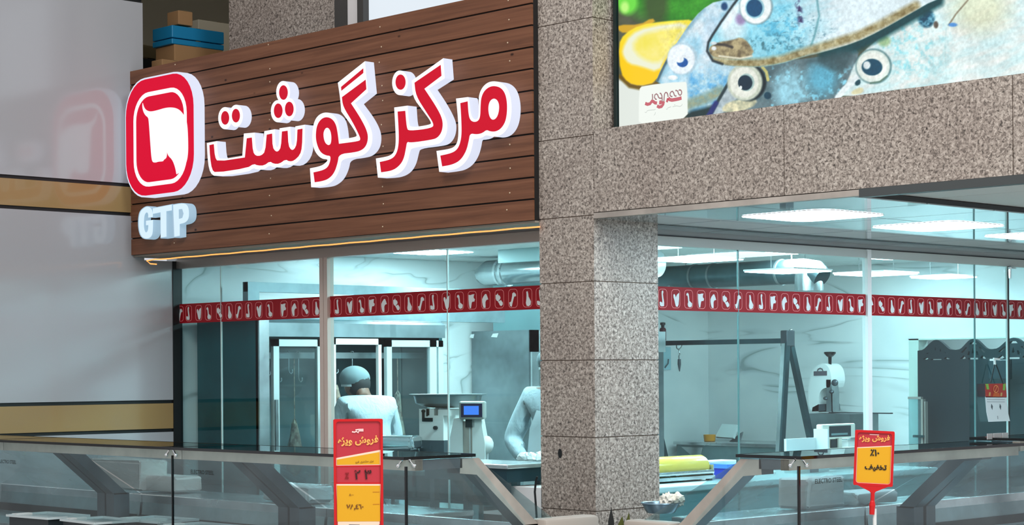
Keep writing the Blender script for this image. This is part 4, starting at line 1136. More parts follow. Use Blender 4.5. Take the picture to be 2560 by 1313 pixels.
def placard(name, label, base, face, w, h, zc, style, tilt=0.0):
    """base: floor point; face: heading of the printed side; w, h: frame size; zc: middle height"""
    t = thing(name, label, 'price placard', base, face, 'red placards on poles')
    T = Matrix.Translation((0, 0, zc)) @ Matrix.Rotation(math.radians(tilt), 4, 'Y')
    f = 0.010
    fr = MB()
    out = [(x - w / 2, -0.006, y - h / 2) for x, y in rrect(w, h, 0.006)]
    inn = [(x - w / 2 + f, -0.006, y - h / 2 + f) for x, y in rrect(w - 2 * f, h - 2 * f, 0.012)]
    fr.prism(out, (0, 0.014, 0), [inn])
    if style == 'small':
        fr.prism([(-w * .42, -0.005, -h / 2 + .002), (w * .42, -0.005, -h / 2 + .002), (0.014, -0.005, -h / 2 - .024), (0.009, -0.005, -h / 2 - .03), (-0.009, -0.005, -h / 2 - .03), (-0.014, -0.005, -h / 2 - .024)], (0, 0.012, 0))
        fr.tube([(0, 0.001, -h / 2 - .028), (0, 0.001, -h / 2 - .065), (0, .001, -h / 2 - .07), (0, 0.001, -h / 2 - .085), (0, .001, -h / 2 - .10), (0, 0.001, -h / 2 - .125)], [.009, .009, .011, .014, .012, .011], 12)
    frame = fr.xf(T).build('frame', REDP, t, local=True)
    W, H = w - 2 * f, h - 2 * f
    def q(pts, k, m, name='card_field', par=None):
        return MB().prism([(-W / 2 + x * W, 0.001 - k, -H / 2 + y * H) for x, y in pts], (0, 0.0006, 0)).xf(T).build(name, m, par, local=True)
    card = q([(0, 0), (1, 0), (1, 1), (0, 1)], 0.0, PINKRED, 'card', t)
    def txt(s, x, y, size, m, name, fat=0.02, ang=0):
        M = T @ Matrix.Translation((-W / 2 + x * W, -0.003, -H / 2 + y * H)) @ Matrix.Rotation(math.pi / 2, 4, 'X') @ Matrix.Rotation(math.radians(ang), 4, 'Z')
        text_mesh(s, size, M, fat * size).build(name, m, card, local=True, fixn=False)
    SALE = '\uFEE9\uFB8B\uFBFE\uFEED \uFEB5\uFEED\uFEAE\uFED3'
    if style == 'small':
        q([(0, .03), (.03, .005), (.06, 0), (.94, 0), (.97, .005), (1, .03), (1, .765), (0, .70)], 0.0008, CARDW, 'yellow_border', card)
        q([(.02, .04), (.05, .015), (.08, .012), (.92, .012), (.95, .015), (.98, .04), (.98, .745), (.02, .682)], 0.0016, YELLOW, 'yellow_field', card)
        txt(SALE, .5, .855, w * .18, TEXTY, 'headline', .03, 3)
        txt('٪۱۰', .52, .55, w * .23, TEXTK, 'discount_figure', .03)
        txt('\uFED2\uFBFF\uFED4\uFEA8\uFE97', .56, .28, w * .19, TEXTK, 'discount_word', .04)
        q([(.35, .955), (.62, .955), (.62, .972), (.35, .972)], 0.0010, TEXTP, 'shop_mark', card)
    else:
        q([(0, .595), (1, .595), (1, .735), (0, .665)], 0.0008, CARDW, 'yellow_border', card)
        q([(.02, .602), (.98, .602), (.98, .715), (.02, .650)], 0.0016, YELLOW, 'yellow_field', card)
        q([(0, .595), (1, .595), (1, .583), (0, .583)], 0.0012, REDP, 'red_line', card)
        q([(0, .427), (1, .420), (1, .434), (0, .440)], 0.0012, REDP, 'red_line', card)
        q([(.03, .05), (.12, .015), (.88, .015), (.97, .05), (1, .420), (0, .427)], 0.0008, CARDW, 'price_border', card)
        q([(.015, .082), (.985, .076), (.985, .405), (.015, .412)], 0.0016, YELLOW, 'price_field', card)
        txt(SALE, .5, .80, w * .19, TEXTY, 'headline', .035, 2)
        ms = [[(.36, .905), (.42, .901), (.46, .908), (.50, .896), (.52, .913), (.62, .913)], [(.44, .921), (.52, .925), (.62, .925)]]
        m = MB()
        for st in ms: ribbon(m, [(-W / 2 + x * W, -0.002, -H / 2 + y * H) for x, y in st], .006, 0, vp=False)
        m.xf(T).build('shop_mark', TEXTP, card, local=True, fixn=False)
        txt('۲ ۳', .60, .468, w * .26, INKD, 'percent_figure', .025)
        txt('٪', .24, .475, w * .17, mat('mid_red_ink', (136, 6, 12), rough=.6), 'percent_sign', .04)
        txt('۷۸٫٤٦۰', .42, .195, w * .13, mat('brown_ink', (112, 62, 6), rough=.6), 'price_figure', .03)
        txt('۸۰۰۰', .34, .315, w * .065, MATS['brown_ink'], 'small_figure', .02)
        txt('\uFEED\uFEAE\uFED3 \uFEEF\uFEAE\uFE98\uFEB8\uFEE3 \uFEEF\uFEAE\uFE91', .64, .622, w * .06, MATS['brown_ink'], 'product_line', .01, 3)
        m = MB()
        for y in (.345, .232): m.prism([(-W / 2 + .82 * W, -0.0018, -H / 2 + y * H), (W / 2 - .03 * W, -0.0018, -H / 2 + y * H), (W / 2 - .03 * W, -0.0018, -H / 2 + (y + .005) * H), (-W / 2 + .82 * W, -0.0018, -H / 2 + (y + .005) * H)], (0, .0005, 0))
        m.xf(T).build('small_print', mat('amber_ink', (196, 120, 10), rough=.6), card, local=True)
        q([(.28, .043), (.52, .040), (.52, .050), (.28, .054)], 0.0012, mat('grey_ink', (120, 110, 110), rough=.6), 'footer_print', card)
    MB().tube([(0, 0.010, 0.03), (0, 0.010, zc - h / 2 - (.10 if style == 'small' else -.05))], 0.0085, 12).build('pole', WHITEP if style == 'small' else STEEL_LT, t, local=True)
    MB().lathe((0, 0.008, 0), [(0.14, 0), (0.14, 0.012), (0.03, 0.03), (0.012, 0.05)], seg=28).build('base', STEEL_DARK, t, local=True, smooth=True)
    return t


c = at_v(896, 1180, -2.62)
face = math.atan2(c.y - CAM[1], c.x - CAM[0]) - math.pi / 2
placard('price_placard', 'tall red and yellow placard marked twenty three percent before the display case', (c.x, c.y, 0), face + math.radians(4), 0.204, 0.47, 1.403 - 0.235, 'tall')
c = at_u(2185, 1146, 2.36)
face = math.atan2(c.y - CAM[1], c.x - CAM[0]) - math.pi / 2
placard('price_placard', 'small red and yellow placard marked ten percent, on a white pole', (c.x, c.y, 0), face - math.radians(6), 0.170, 0.242, c.z, 'small', tilt=2.5)

# ================================================================== THINGS IN THE GAP BETWEEN THE CASES
p = at_u(1652, 1284, 1.02)
t = thing('serving_pan', 'shallow grey pan with crumpled white paper on the case bumper by the pillar', 'pan', (p.x, p.y, 0.894))
def oval(m, prof, sx, sy, seg=26):
    m.lathe((0, 0, 0), prof, seg=seg); m.xf(Matrix.Diagonal((sx, sy, 1, 1))); return m
oval(MB(), [(0.001, 0), (.075, 0), (.083, .006), (.105, .045), (.112, .047), (.110, .052), (.100, .050), (.078, .010), (.001, .006)], .86, .9).build('bowl', make_steel('pan_grey', (112, 136, 150), rough=.3, metal=.6), t, local=True, smooth=True)
for i, (dx, dy, lb) in enumerate(((0.03, 0.035, 'round ball of crumpled white paper in the grey pan'), (0.055, 0.085, 'jagged ball of crumpled white paper at the rim of the grey pan'))):
    bm = bmesh.new(); bmesh.ops.create_icosphere(bm, subdivisions=3, radius=0.034)
    rr_ = random.Random(i + 5)
    ph = [rr_.uniform(0, 6) for _ in range(6)]
    for w in bm.verts:
        n_ = w.co.normalized(); w.co *= 1 + .20 * math.sin(7 * n_.x + ph[0]) * math.sin(6 * n_.z + ph[1]) + .14 * math.sin(13 * n_.y + ph[2]) + rr_.uniform(-.10, .10)
    o = MB().bm(bm).xf(Matrix.Translation((p.x + dx - .02, p.y + dy, .955))).build('paper_ball', mat('tissue', (236, 234, 222), rough=.9)); tag(o, lb, 'crumpled paper', 'crumpled paper in the pan')

pp = at_v(1548, 1300, -0.55)
t = thing('potted_plant', 'dark strap leaved plant standing in the gap before the granite pillar', 'plant', (pp.x, pp.y, 0))
MB().lathe((0, 0, 0), [(.10, 0), (.12, .02), (.15, .30), (.14, .30), (.12, .27), (.001, .27)], seg=24).build('pot', DARKBOX, t, local=True, smooth=True)
def blade(tip, base, w, bend, mt):
    tip, base = Vector(tip), Vector(base)
    m = MB(); L_ = []; R_ = []; n = 9
    side = (tip - base).cross(Vector((FW[0], FW[1], 0))).normalized()
    for i in range(n + 1):
        u = i / n; c = base.lerp(tip, u) + side * bend * math.sin(math.pi * u) * .3
        ww = w * (math.sin(math.pi * min(1, .15 + .62 * (1 - u))) if u < 1 else 0) * .5
        L_.append(c - side * ww); R_.append(c + side * ww)
    V = L_ + R_
    m.add(V, [(i, i + 1, n + 2 + i, n + 1 + i) for i in range(n)])
    m.add([v + Vector((FW[0], FW[1], 0)) * .002 for v in V], [(i, i + 1, n + 2 + i, n + 1 + i) for i in range(n)])
    return m.build('leaf', mt, t)
LEAFD = mat('dark_leaf', (22, 24, 22), rough=.4); LEAFG = mat('green_leaf', (84, 88, 30), rough=.45)
b0 = Vector((pp.x, pp.y, .28))
for (x, y), w, bd, mt in (((1528, 1268), .045, .02, LEAFD), ((1572, 1281), .05, -.03, LEAFG), ((1556, 1290), .07, .08, LEAFG), ((1566, 1300), .05, .05, LEAFG), ((1520, 1330), .04, .05, LEAFD), ((1590, 1340), .05, -.05, LEAFG)):
    blade(at_v(x, y, -0.55), b0 + Vector((random.uniform(-.04, .04), random.uniform(-.04, .04), 0)), w, bd, mt)

# ================================================================== INSIDE THE BUTCHERY: FRIDGES
U1 = -3.82
fr = thing('meat_fridge', 'tall steel meat fridge with three glass doors behind the stooping worker', 'fridge', (-4.19, 1.41, 0))
mb = MB()
mb.box(-4.555, U1 + .02, 0.513, 0.55, 0, 1.98); mb.box(-4.555, -4.52, 0.55, 2.30, 0, 1.98); mb.box(-4.555, U1, 2.265, 2.30, 0, 1.98); mb.box(-4.555, U1, 0.55, 2.30, 1.86, 1.98); mb.box(-4.555, U1, .55, 2.30, 0, .12)
mb.build('body', make_steel('fridge_side', (36, 96, 102), rough=.42, scale=1.2, metal=.6, var=.12), fr)
mb = MB(); mb.box(-4.515, -4.51, .55, 2.265, .12, 1.86); mb.box(-4.51, U1 - .04, .552, .556, .12, 1.86)
mb.build('lining', mat('fridge_lining', (74, 104, 108), rough=.5), fr)
hd = MB(); n = 24
for i in range(n):
    y0, y1 = 0.60 + 1.70 * i / n, 0.60 + 1.70 * (i + 1) / n
    f = lambda y: 0.012 * math.exp(-((y - 1.72) / .05) ** 2) - 0.014 * math.exp(-((y - 1.62) / .05) ** 2) + .006 * math.sin(9 * y)
    hd.add([(U1 + .03 + f(y0), y0, 1.855), (U1 + .03 + f(y1), y1, 1.855), (U1 + .03 + f(y1), y1, 1.955), (U1 + .03 + f(y0), y0, 1.955), (U1 - .01, y1, 1.985), (U1 - .01, y0, 1.985)], [(0, 1, 2, 3), (3, 2, 4, 5)])
hd.build('header_panel', STEEL_SHEET, fr, smooth=True)
MB().box(U1 - .01, U1 + .035, .513, .60, 0, 2.0).build('corner_post', STEEL_LT, fr)
doors = [(0.635, 1.085), (1.165, 1.655), (1.70, 2.275)]
for i, (a, b) in enumerate(doors):
    if i == 1:
        mb = MB(); mb.box(U1, U1 + .03, a, a + .05, .12, 1.845); mb.box(U1, U1 + .03, b - .03, b, .12, 1.845); mb.box(U1, U1 + .03, a, b, 1.80, 1.845)
        mb.build('door_frame', ALU_W, fr)
        continue
    fw = .05
    d = MB(); d.box(U1 + .005, U1 + .04, a, a + fw, .13, 1.835); d.box(U1 + .005, U1 + .04, b - fw - (.09 if i == 2 else 0), b - (.07 if i == 2 else 0), .13, 1.835); d.box(U1 + .005, U1 + .04, a, b, 1.785, 1.835); d.box(U1 + .005, U1 + .04, a, b, .13, .2)
    if i == 2: d.box(U1 + .005, U1 + .04, b - .05, b, .13, 1.835)
    dr = d.build('door', mat('door_frame_grey', (196, 206, 206), rough=.35), fr)
    MB().poly([(U1 + .02, a + .04, .2), (U1 + .02, b - .04, .2), (U1 + .02, b - .04, 1.79), (U1 + .02, a + .04, 1.79)]).build('door_glass', FRIDGEGLASS, dr, fixn=False)
    MB().box(U1 + .04, U1 + .055, a + .005, a + .03, 1.0, 1.40).build('door_handle', STEEL, dr)
    if i == 0: MB().box(U1 + .02, U1 + .06, a + .02, a + .14, 1.028, 1.05).build('latch', STEEL_LT, dr)
MB().bar((-3.95, .56, 1.72), (-3.95, 2.26, 1.72), .03, .045).build('hanging_bar', STEEL, fr)
# hooks and meat in the fridge
def hook_mesh(L):
    return MB().tube([(0, -.018, .01), (0, -.010, .028), (0, .008, .026), (0, .012, .008), (0, .004, -.01), (0, 0, -.03), (0, 0, -L + .03), (0, .006, -L + .012), (0, .02, -L), (0, .034, -L + .012), (0, .032, -L + .032)], .0042, 7)
spots = [(.70, .15, 'dull meat hook by the corner post inside the first fridge door'), (.80, .20, 'long meat hook, second inside the first fridge door'), (.90, .14, 'short meat hook, third inside the first fridge door'), (.99, .20, 'long meat hook beside the window post inside the first fridge door'),
         (1.33, .14, 'bright meat hook just above the hair net'), (1.50, .12, 'small meat hook behind the hair net inside the open fridge door')]
for y, L, lb in spots:
    o = hook_mesh(L).build('meat_hook', STEEL_LT, smooth=True); o.location = (-3.95, y, 1.725); tag(o, lb, 'meat hook', 'meat hooks on the fridge bar')
MEAT = mat('hanging_meat', (150, 126, 108), rough=.6)
tm = MEAT.node_tree; v = obj_vec(tm.nodes, tm.links); nn = noise_node(tm.nodes, tm.links, v, 16, 3); rp = ramp(tm.nodes, [(.35, (112, 74, 62)), (.6, (190, 172, 152))]); tm.links.new(nn.outputs['Fac'], rp.inputs['Fac']); tm.links.new(rp.outputs['Color'], tm.nodes['Principled BSDF'].inputs['Base Color'])
for y, z, L, lb in ((1.225, 1.55, .42, 'long joint of meat hanging by the edge of the open fridge door'), (1.34, 1.50, .34, 'joint of meat hanging in front of the stooping worker'), (0.95, 1.25, .40, 'pale joint of meat low behind the first fridge door'), (1.95, 1.45, .55, 'dark joint of meat behind the third fridge door')):
    m = MB(); pr = [(.004, 0), (.02, -.03), (.035, -.12 * L / .4), (.06, -.26 * L / .4), (.055, -.36 * L / .4), (.03, -L), (.002, -L - .02)]
    m.lathe((0, 0, 0), pr, seg=14); rr_ = random.Random(int(y * 100)); m.v = [q_ + Vector((rr_.uniform(-.008, .008), rr_.uniform(-.008, .008), 0)) for q_ in m.v]
    m.tube([(0, 0, -.01), (0, 0, 1.70 - z)], .004, 6)
    o = m.build('meat_joint', MEAT, smooth=True); o.location = (-3.95, y, z); tag(o, lb, 'meat', 'joints of meat in the fridge')

t = thing('cooling_unit', 'steel cooling unit frame on top of the tall meat fridge', 'cooling unit', (-4.1, 1.5, 1.985))
mb = MB(); mb.box(U1 - .05, U1 + .0, .44, 3.0, 2.175, 2.245); mb.box(U1 - .06, U1 + .003, .44, .54, 1.985, 2.245)
mb.build('frame', make_steel('cooler_grey', (132, 152, 158), rough=.5, metal=.3), t)
MB().box(U1 - .09, U1 - .03, .54, 3.0, 2.105, 2.150).build('white_strip', WHITE, t)
MB().box(U1 - .09, U1 - .02, .54, 3.0, 1.985, 2.100).build('front_panel', MATS['cooler_grey'], t)

t = thing('steel_cabinet', 'grey steel cabinet with a plain side, standing past the meat fridge', 'cabinet', (-4.2, 4.1, 0))
mb = MB(); mb.box(-4.55, -3.86, 3.29, 4.95, 0, 1.93); mb.build('body', STEEL_SHEET, t)
mb = MB(); mb.box(-3.86, -3.835, 3.30, 3.38, 0, 1.93); mb.box(-3.86, -3.835, 3.30, 4.95, 1.75, 1.93); mb.build('front_frame', STEEL_LT, t)
d = MB(); d.box(-3.855, -3.82, 3.40, 3.46, .1, 1.74); d.box(-3.855, -3.82, 4.2, 4.26, .1, 1.74); d.box(-3.855, -3.82, 3.40, 4.26, 1.69, 1.74)
d = d.build('door', MATS['door_frame_grey'], t); MB().poly([(-3.84, 3.46, .1), (-3.84, 4.2, .1), (-3.84, 4.2, 1.69), (-3.84, 3.46, 1.69)]).build('door_glass', mat('dark_door_glass', (20, 62, 60), rough=.1), d)
for (px, py, w) in ((1180, 840, .03), (1237, 838, .045)):
    c = at_v(px, py, 3.288); MB().add([(c.x - w, 3.287, c.z - .015), (c.x + w * .6, 3.287, c.z - .02), (c.x + w, 3.287, c.z + .015), (c.x - w * .5, 3.287, c.z + .012)], [(0, 1, 2, 3)]).build('sticker', WHITE, t)
t = thing('louver_box', 'white slatted vent box on top of the grey steel cabinet', 'vent box', (-4.0, 3.9, 1.93))
MB().box(-4.4, -3.84, 3.4, 4.6, 1.931, 2.34).build('housing', mat('vent_teal', (128, 166, 170), rough=.5), t)
mb = MB()
for k in range(5): mb.bar((-3.83, 3.42, 1.97 + .075 * k), (-3.83, 4.58, 1.97 + .075 * k), .02, .038)
mb.build('slats', WHITE, t)

# ================================================================== DUCTS
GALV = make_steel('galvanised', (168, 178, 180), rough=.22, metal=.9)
t = thing('round_duct', 'fat round steel duct with a rounded end above the meat fridge', 'duct', (-3.0, 3.0, 2.36))
mb = MB(); zc = at_v(1250, 682, 3.0).z; ra = .105
pts = [(-4.10, 3.02, zc - .04), (-4.08, 3.0, zc - .02), (-4.02, 3.0, zc), (-3.8, 3.0, zc), (-3.0, 3.0, zc), (-2.2, 3.0, zc)]
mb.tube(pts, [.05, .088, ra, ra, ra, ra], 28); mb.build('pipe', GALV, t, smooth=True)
for x in (-3.5, -2.5): MB().tube([(x, 3.0, zc + .09), (x, 3.0, ZC + .005)], .006, 8).build('hanger', STEEL, t)
for x in (-3.86, -3.80): MB().tube([(x - .012, 3.0, zc), (x + .012, 3.0, zc)], ra + .008, 28).build('joint_band', STEEL_LT, t, smooth=True)
t = thing('round_duct', 'dark round steel duct with two drops beyond the granite pillar', 'duct', (-2.6, 4.5, 2.36))
z2 = 2.37
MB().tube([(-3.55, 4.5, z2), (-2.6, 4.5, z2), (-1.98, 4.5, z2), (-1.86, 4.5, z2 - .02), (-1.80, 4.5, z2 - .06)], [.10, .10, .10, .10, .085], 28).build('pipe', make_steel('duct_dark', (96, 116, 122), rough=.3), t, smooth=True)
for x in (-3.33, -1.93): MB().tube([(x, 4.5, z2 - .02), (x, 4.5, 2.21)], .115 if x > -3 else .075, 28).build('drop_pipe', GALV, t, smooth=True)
for x in (-3.2, -2.1): MB().tube([(x, 4.5, z2 + .09), (x, 4.5, ZC + .005)], .006, 8).build('hanger', STEEL, t)
for x in (-3.1, -2.9, -2.2): MB().tube([(x - .01, 4.5, z2), (x + .01, 4.5, z2)], .106, 28).build('joint_band', STEEL, t, smooth=True)
t = thing('ceiling_vent', 'square white ceiling unit over the fat round duct', 'ceiling unit', (-2.55, 2.2, 2.5))
c = at_v(1300, 635, 2.4)
MB().box(c.x - .22, c.x + .22, 2.38, 2.44, c.z - .06, c.z + .075).build('housing', mat('unit_teal', (170, 200, 202), rough=.5), t)

# ================================================================== PEOPLE
def skin_mesh(V, E, R, root=0, lev=2):
    me = bpy.data.meshes.new('armature'); me.from_pydata(V, E, [])
    o = bpy.data.objects.new('armature', me); COL.objects.link(o)
    o.modifiers.new('skin', 'SKIN').use_smooth_shade = True
    s = o.modifiers.new('sub', 'SUBSURF'); s.levels = lev; s.render_levels = lev
    for i, r in enumerate(R):
        sv = me.skin_vertices[0].data[i]; sv.radius = (r, r); sv.use_root = (i == root)
    dg = bpy.context.evaluated_depsgraph_get(); dg.update()
    out = bpy.data.meshes.new_from_object(o.evaluated_get(dg))
    bpy.data.objects.remove(o)
    return out


def person(label, loc, yaw, lean, arms, head_dir=(0, 1, -.15), scale=1.0, apron=False, net=True):
    """local frame: x to the person's right, y forward, z up. arms: {side: (elbow, wrist, finger direction)} before leaning"""
    V, E, R = [], [], []
    def a(p, r, j=None):
        V.append(Vector(p)); R.append(r)
        if j is not None: E.append((j, len(V) - 1))
        return len(V) - 1
    pel = a((0, 0, .95), .135); wa = a((0, .01, 1.10), .125, pel); ch = a((0, .0, 1.28), .145, wa); uc = a((0, -.01, 1.41), .115, ch)
    nb = a((0, .0, 1.49), .058, uc); nt = a((0, .015, 1.555), .055, nb)
    hc = a((0, .02, 1.63), .088, nt); cr = a((0, .005, 1.70), .072, hc); jaw = a((0, .075, 1.585), .046, hc); chin = a((0, .095, 1.56), .028, jaw); nose = a((0, .118, 1.63), .016, hc); ba = a((0, -.05, 1.65), .07, hc)
    for s in (-1, 1): a((s * .098, .01, 1.625), .017, hc)
    upper_n = len(V)
    arm_i = {}
    for s in (-1, 1):
        el, wr, fd = arms[s]
        sh = a((s * .175, -.01, 1.425), .062, uc); e = a(el, .045, sh); w = a(wr, .030, e)
        fd = Vector(fd).normalized(); wv = Vector(wr)
        pm_ = a(wv + fd * .055, .034, w)
        across = fd.cross(Vector((0, 0, 1))); across = across.normalized() if across.length > .1 else Vector((1, 0, 0))
        nrm = fd.cross(across).normalized()
        for k, (off, ln) in enumerate(((-.030, .066), (-.010, .076), (.010, .071), (.030, .056))):
            b0 = a(wv + fd * .092 + across * off, .0115, pm_); b1 = a(wv + fd * (.092 + ln * .55) + across * off * 1.1 - nrm * .008 * (1 if nrm.z > 0 else -1), .0095, b0); a(wv + fd * (.092 + ln) + across * off * 1.1 - nrm * .026 * (1 if nrm.z > 0 else -1), .008, b1)
        t0 = a(wv + fd * .045 - across * s * .040, .012, pm_); a(wv + fd * .085 - across * s * .062, .0095, t0)
        arm_i[s] = (sh, e, w)
    lean_n = len(V)
    for s in (-1, 1):
        hp_ = a((s * .095, .0, .87), .098, pel); kn = a((s * .105, .02, .49), .062, hp_); an = a((s * .105, -.02, .09), .043, kn); a((s * .11, .10, .045), .038, an); 
    Rl = Matrix.Rotation(-lean, 4, 'X'); pv = Vector((0, 0, 1.0))
    def bend(p): 
        u = min(1, max(0, (p.z - .92) / .2)); return pv + (Matrix.Rotation(-lean * u, 4, 'X') @ (p - pv))
    for i in range(1, lean_n): V[i] = bend(V[i])
    if head_dir is not None:
        hp = V[nt].copy(); ang = math.atan2(-head_dir[0], head_dir[1]); nod = head_dir[2]
        H = Matrix.Rotation(ang, 4, 'Z') @ Matrix.Rotation(nod, 4, 'X') @ Matrix.Rotation(lean * .6, 4, 'X')
        for i in range(hc, upper_n): V[i] = hp + H @ (V[i] - hp)
    me = skin_mesh([tuple(v) for v in V], E, R)
    for v in me.vertices:
        z = v.co.z
        if .86 < z < 1.42 and abs(v.co.x) < .17: v.co.x *= 1.10
    me.materials.clear(); me.materials.append(SKIN)
    o = bpy.data.objects.new('person', me); COL.objects.link(o)
    o.location = loc; o.rotation_euler = (0, 0, yaw); o.scale = (scale,) * 3
    tag(o, label, 'person')
    # coat: sleeves and torso follow the body, skirt hangs to the knee
    CV, CE, CR = [], [], []
    def c(i, r, j=None, p=None):
        CV.append(tuple(V[i] if p is None else p)); CR.append(r)
        if j is not None: CE.append((j, len(CV) - 1))
        return len(CV) - 1
    c0 = c(wa, .150); c1 = c(ch, .168, c0); c2 = c(uc, .135, c1); c3 = c(nb, .074, c2, V[nb] - Vector((0, .0, .015)))
    cp = c(pel, .155, c0)
    for s in (-1, 1):
        sh, e, w = arm_i[s]
        k = c(sh, .088, c2); q1 = c(sh, .078, k, V[sh].lerp(V[e], .5)); q = c(e, .070, q1); q2 = c(e, .060, q, V[e].lerp(V[w], .55)); c(w, .052, q2, V[e].lerp(V[w], .88))
    cm = skin_mesh(CV, CE, CR)
    m = MB(); m.add([v.co.copy() for v in cm.vertices], [list(p.vertices) for p in cm.polygons]); bpy.data.meshes.remove(cm)
    for i, v in enumerate(m.v):
        if .86 < v.z < 1.42 and abs(v.x) < .19: v.x *= 1.12
    rr_ = random.Random(11); rings = []
    for z, rx, ry in ((1.02, .185, .145), (.90, .205, .165), (.75, .222, .182), (.58, .238, .200)):
        rings.append([(rx * math.cos(2 * math.pi * k / 32) * (1 + .03 * math.sin(5 * k) * (1.1 - z)), ry * math.sin(2 * math.pi * k / 32) * (1 + .04 * math.sin(3 * k) * (1.1 - z)), z) for k in range(32)])
    o0 = len(m.v); m.v += [Vector(p) for r in rings for p in r]
    for i in range(3):
        for k in range(32):
            q = (k + 1) % 32; m.f.append([o0 + i * 32 + k, o0 + i * 32 + q, o0 + (i + 1) * 32 + q, o0 + (i + 1) * 32 + k]); m.m.append(0)
    m.build('coat', COAT, o, local=True, smooth=True)
    # collar
    cN = V[nb] + Vector((0, .0, -.004)); col = MB()
    col.lathe(cN, [(.082, -.02), (.072, .020), (.076, .024), (.098, -.018)], seg=22); col.build('collar', COAT, o, local=True, smooth=True)
    m = MB()
    for s in (-1, 1):
        m.tube([(s * .10, 0, .90), (s * .105, .015, .5), (s * .106, -.015, .10)], [.112, .082, .066], 18)
    m.build('trousers', TROUSER, o, local=True, smooth=True)
    for s in (-1, 1):
        m = MB(); m.ball((s * .11, .055, .048), .052, .145, .048, 16); m.build('shoe', BLACK, o, local=True, smooth=True)
    HM = Matrix.Translation(V[hc])
    bk = (V[ba] - V[hc]).normalized(); up = (V[cr] - V[hc]).normalized()
    hr = MB(); hr.ball(V[hc] + bk * .034 - up * .028, .090, .088, .098, 18); hr.build('hair', HAIR, o, local=True, smooth=True)
    if net:
        nt_ = MB(); cc = V[hc] + bk * .030 + up * .035
        bm = bmesh.new(); bmesh.ops.create_uvsphere(bm, u_segments=26, v_segments=14, radius=1)
        for w in bm.verts:
            f_ = 1 + .035 * math.sin(9 * math.atan2(w.co.y, w.co.x)) * max(0, .6 - w.co.z)
            p = Vector((w.co.x * .114 * f_, w.co.y * .124 * f_, max(w.co.z, -.6) * .094)); w.co = cc + p
        nt_.bm(bm); nt_.build('hair_net', NETM, o, local=True, smooth=True)
        MB().add([cc + Vector((.100 * math.cos(k * .2618) , .108 * math.sin(k * .2618), -.054 + dz)) for dz in (-.008, .008) for k in range(24)], [(k, (k + 1) % 24, 24 + (k + 1) % 24, 24 + k) for k in range(24)]).build('net_band', mat('net_band', (196, 206, 206), rough=.7), o, local=True)
    # face
    fdv = (V[nose] - V[hc]).normalized(); sd = fdv.cross(up).normalized()
    for s in (-1, 1):
        MB().ball(V[hc] + fdv * .079 + sd * s * .032 + up * .012, .011, .011, .009, 10).build('eye', BLACKG, o, local=True, smooth=True)
    MB().ball(V[chin] + up * .030 + fdv * .018, .022, .010, .006, 10).build('mouth', mat('lips', (120, 66, 60), rough=.5), o, local=True, smooth=True)
    if apron:
        m = MB(); n = 12; rows = [(1.36, .10, .175), (1.24, .15, .195), (1.08, .175, .195), (.92, .19, .215), (.72, .20, .225), (.55, .205, .235)]
        for z, hw, y in rows:
            for k in range(n + 1):
                u = -1 + 2 * k / n; p = Vector((hw * u, y - .05 * u * u + (.02 if z < 1 else 0), z)); m.v.append(bend(p) if z > .92 else p)
        for i in range(len(rows) - 1):
            for k in range(n):
                m.f.append([i * (n + 1) + k, i * (n + 1) + k + 1, (i + 1) * (n + 1) + k + 1, (i + 1) * (n + 1) + k]); m.m.append(0)
        m.build('apron', mat('grey_apron', (196, 206, 210), rough=.8), o, local=True, smooth=True)
    return o

c = at_d(936, 1000, 13.5)
person('worker in white coat and hair net stooping towards the open meat fridge', (c.x, c.y, 0), math.radians(76), math.radians(21),
       {-1: ((-.24, .16, 1.20), (-.16, .40, 1.22), (.15, 1, .1)), 1: ((.26, .12, 1.17), (.18, .34, 1.16), (-.2, 1, .1))}, head_dir=(-.35, 1, -.80), scale=.965)
c = at_d(1398, 1000, 12.8)
person('worker in white coat and apron handling a tray, half hidden by the pillar', (c.x, c.y, 0), math.radians(207), math.radians(10),
       {1: ((.31, .06, 1.14), (.14, .27, 1.01), (-.6, .8, -.15)), -1: ((-.30, .08, 1.13), (-.12, .30, 1.02), (.5, .85, -.1))}, head_dir=(-.2, 1, -.3), apron=True)

# ================================================================== COUNTER BEHIND THE WINDOW UNDER THE SIGN
CT = 0.955
t = thing('weighing_counter', 'long steel counter just inside the window under the brown sign', 'counter', (-1.9, .85, 0))
MB().bbox(-3.0, -1.13, .48, 1.08, CT - .035, CT, .008).build('worktop', STEEL, t)
MB().box(-2.98, -1.15, .51, .54, CT - .20, CT - .036).build('apron', mat('apron_dark', (34, 62, 72), rough=.4), t)
for x in (-2.9, -2.0, -1.2):
    for y in (.54, 1.02): MB().box(x - .02, x + .02, y - .02, y + .02, 0, CT - .036).build('leg', STEEL, t)
MB().box(-2.95, -1.16, .54, 1.04, .30, .325).build('under_shelf', STEEL, t)

# bench scale with a blue display
p = at_v(1172, 1140, .80)
t = thing('bench_scale', 'white bench scale with a glowing blue display on the steel counter', 'scale', (p.x, p.y, CT))
yw = math.radians(38)
RS = Matrix.Rotation(yw, 4, 'Z')
def sc(m, n_, mt, smooth=False, par=None): return m.xf(RS).build(n_, mt, par or t, local=True, smooth=smooth)
hz = at_v(1155, 1045, .80).z - CT
m = MB(); m.prism([(-.115, -.07, 0), (-.125, -.07, .15), (-.085, -.07, hz), (-.028, -.07, hz + .005), (-.028, -.07, 0)], (0, .16, 0)); sc(m, 'side_cheek', WHITEP)
m = MB(); m.prism([(.115, -.07, 0), (.118, -.07, .17), (.09, -.07, hz + .0), (.035, -.07, hz), (.035, -.07, 0)], (0, .16, 0)); sc(m, 'side_cheek', WHITEP)
m = MB(); m.box(-.028, .035, -.05, .08, 0, hz - .02); sc(m, 'column', STEEL_WARM)
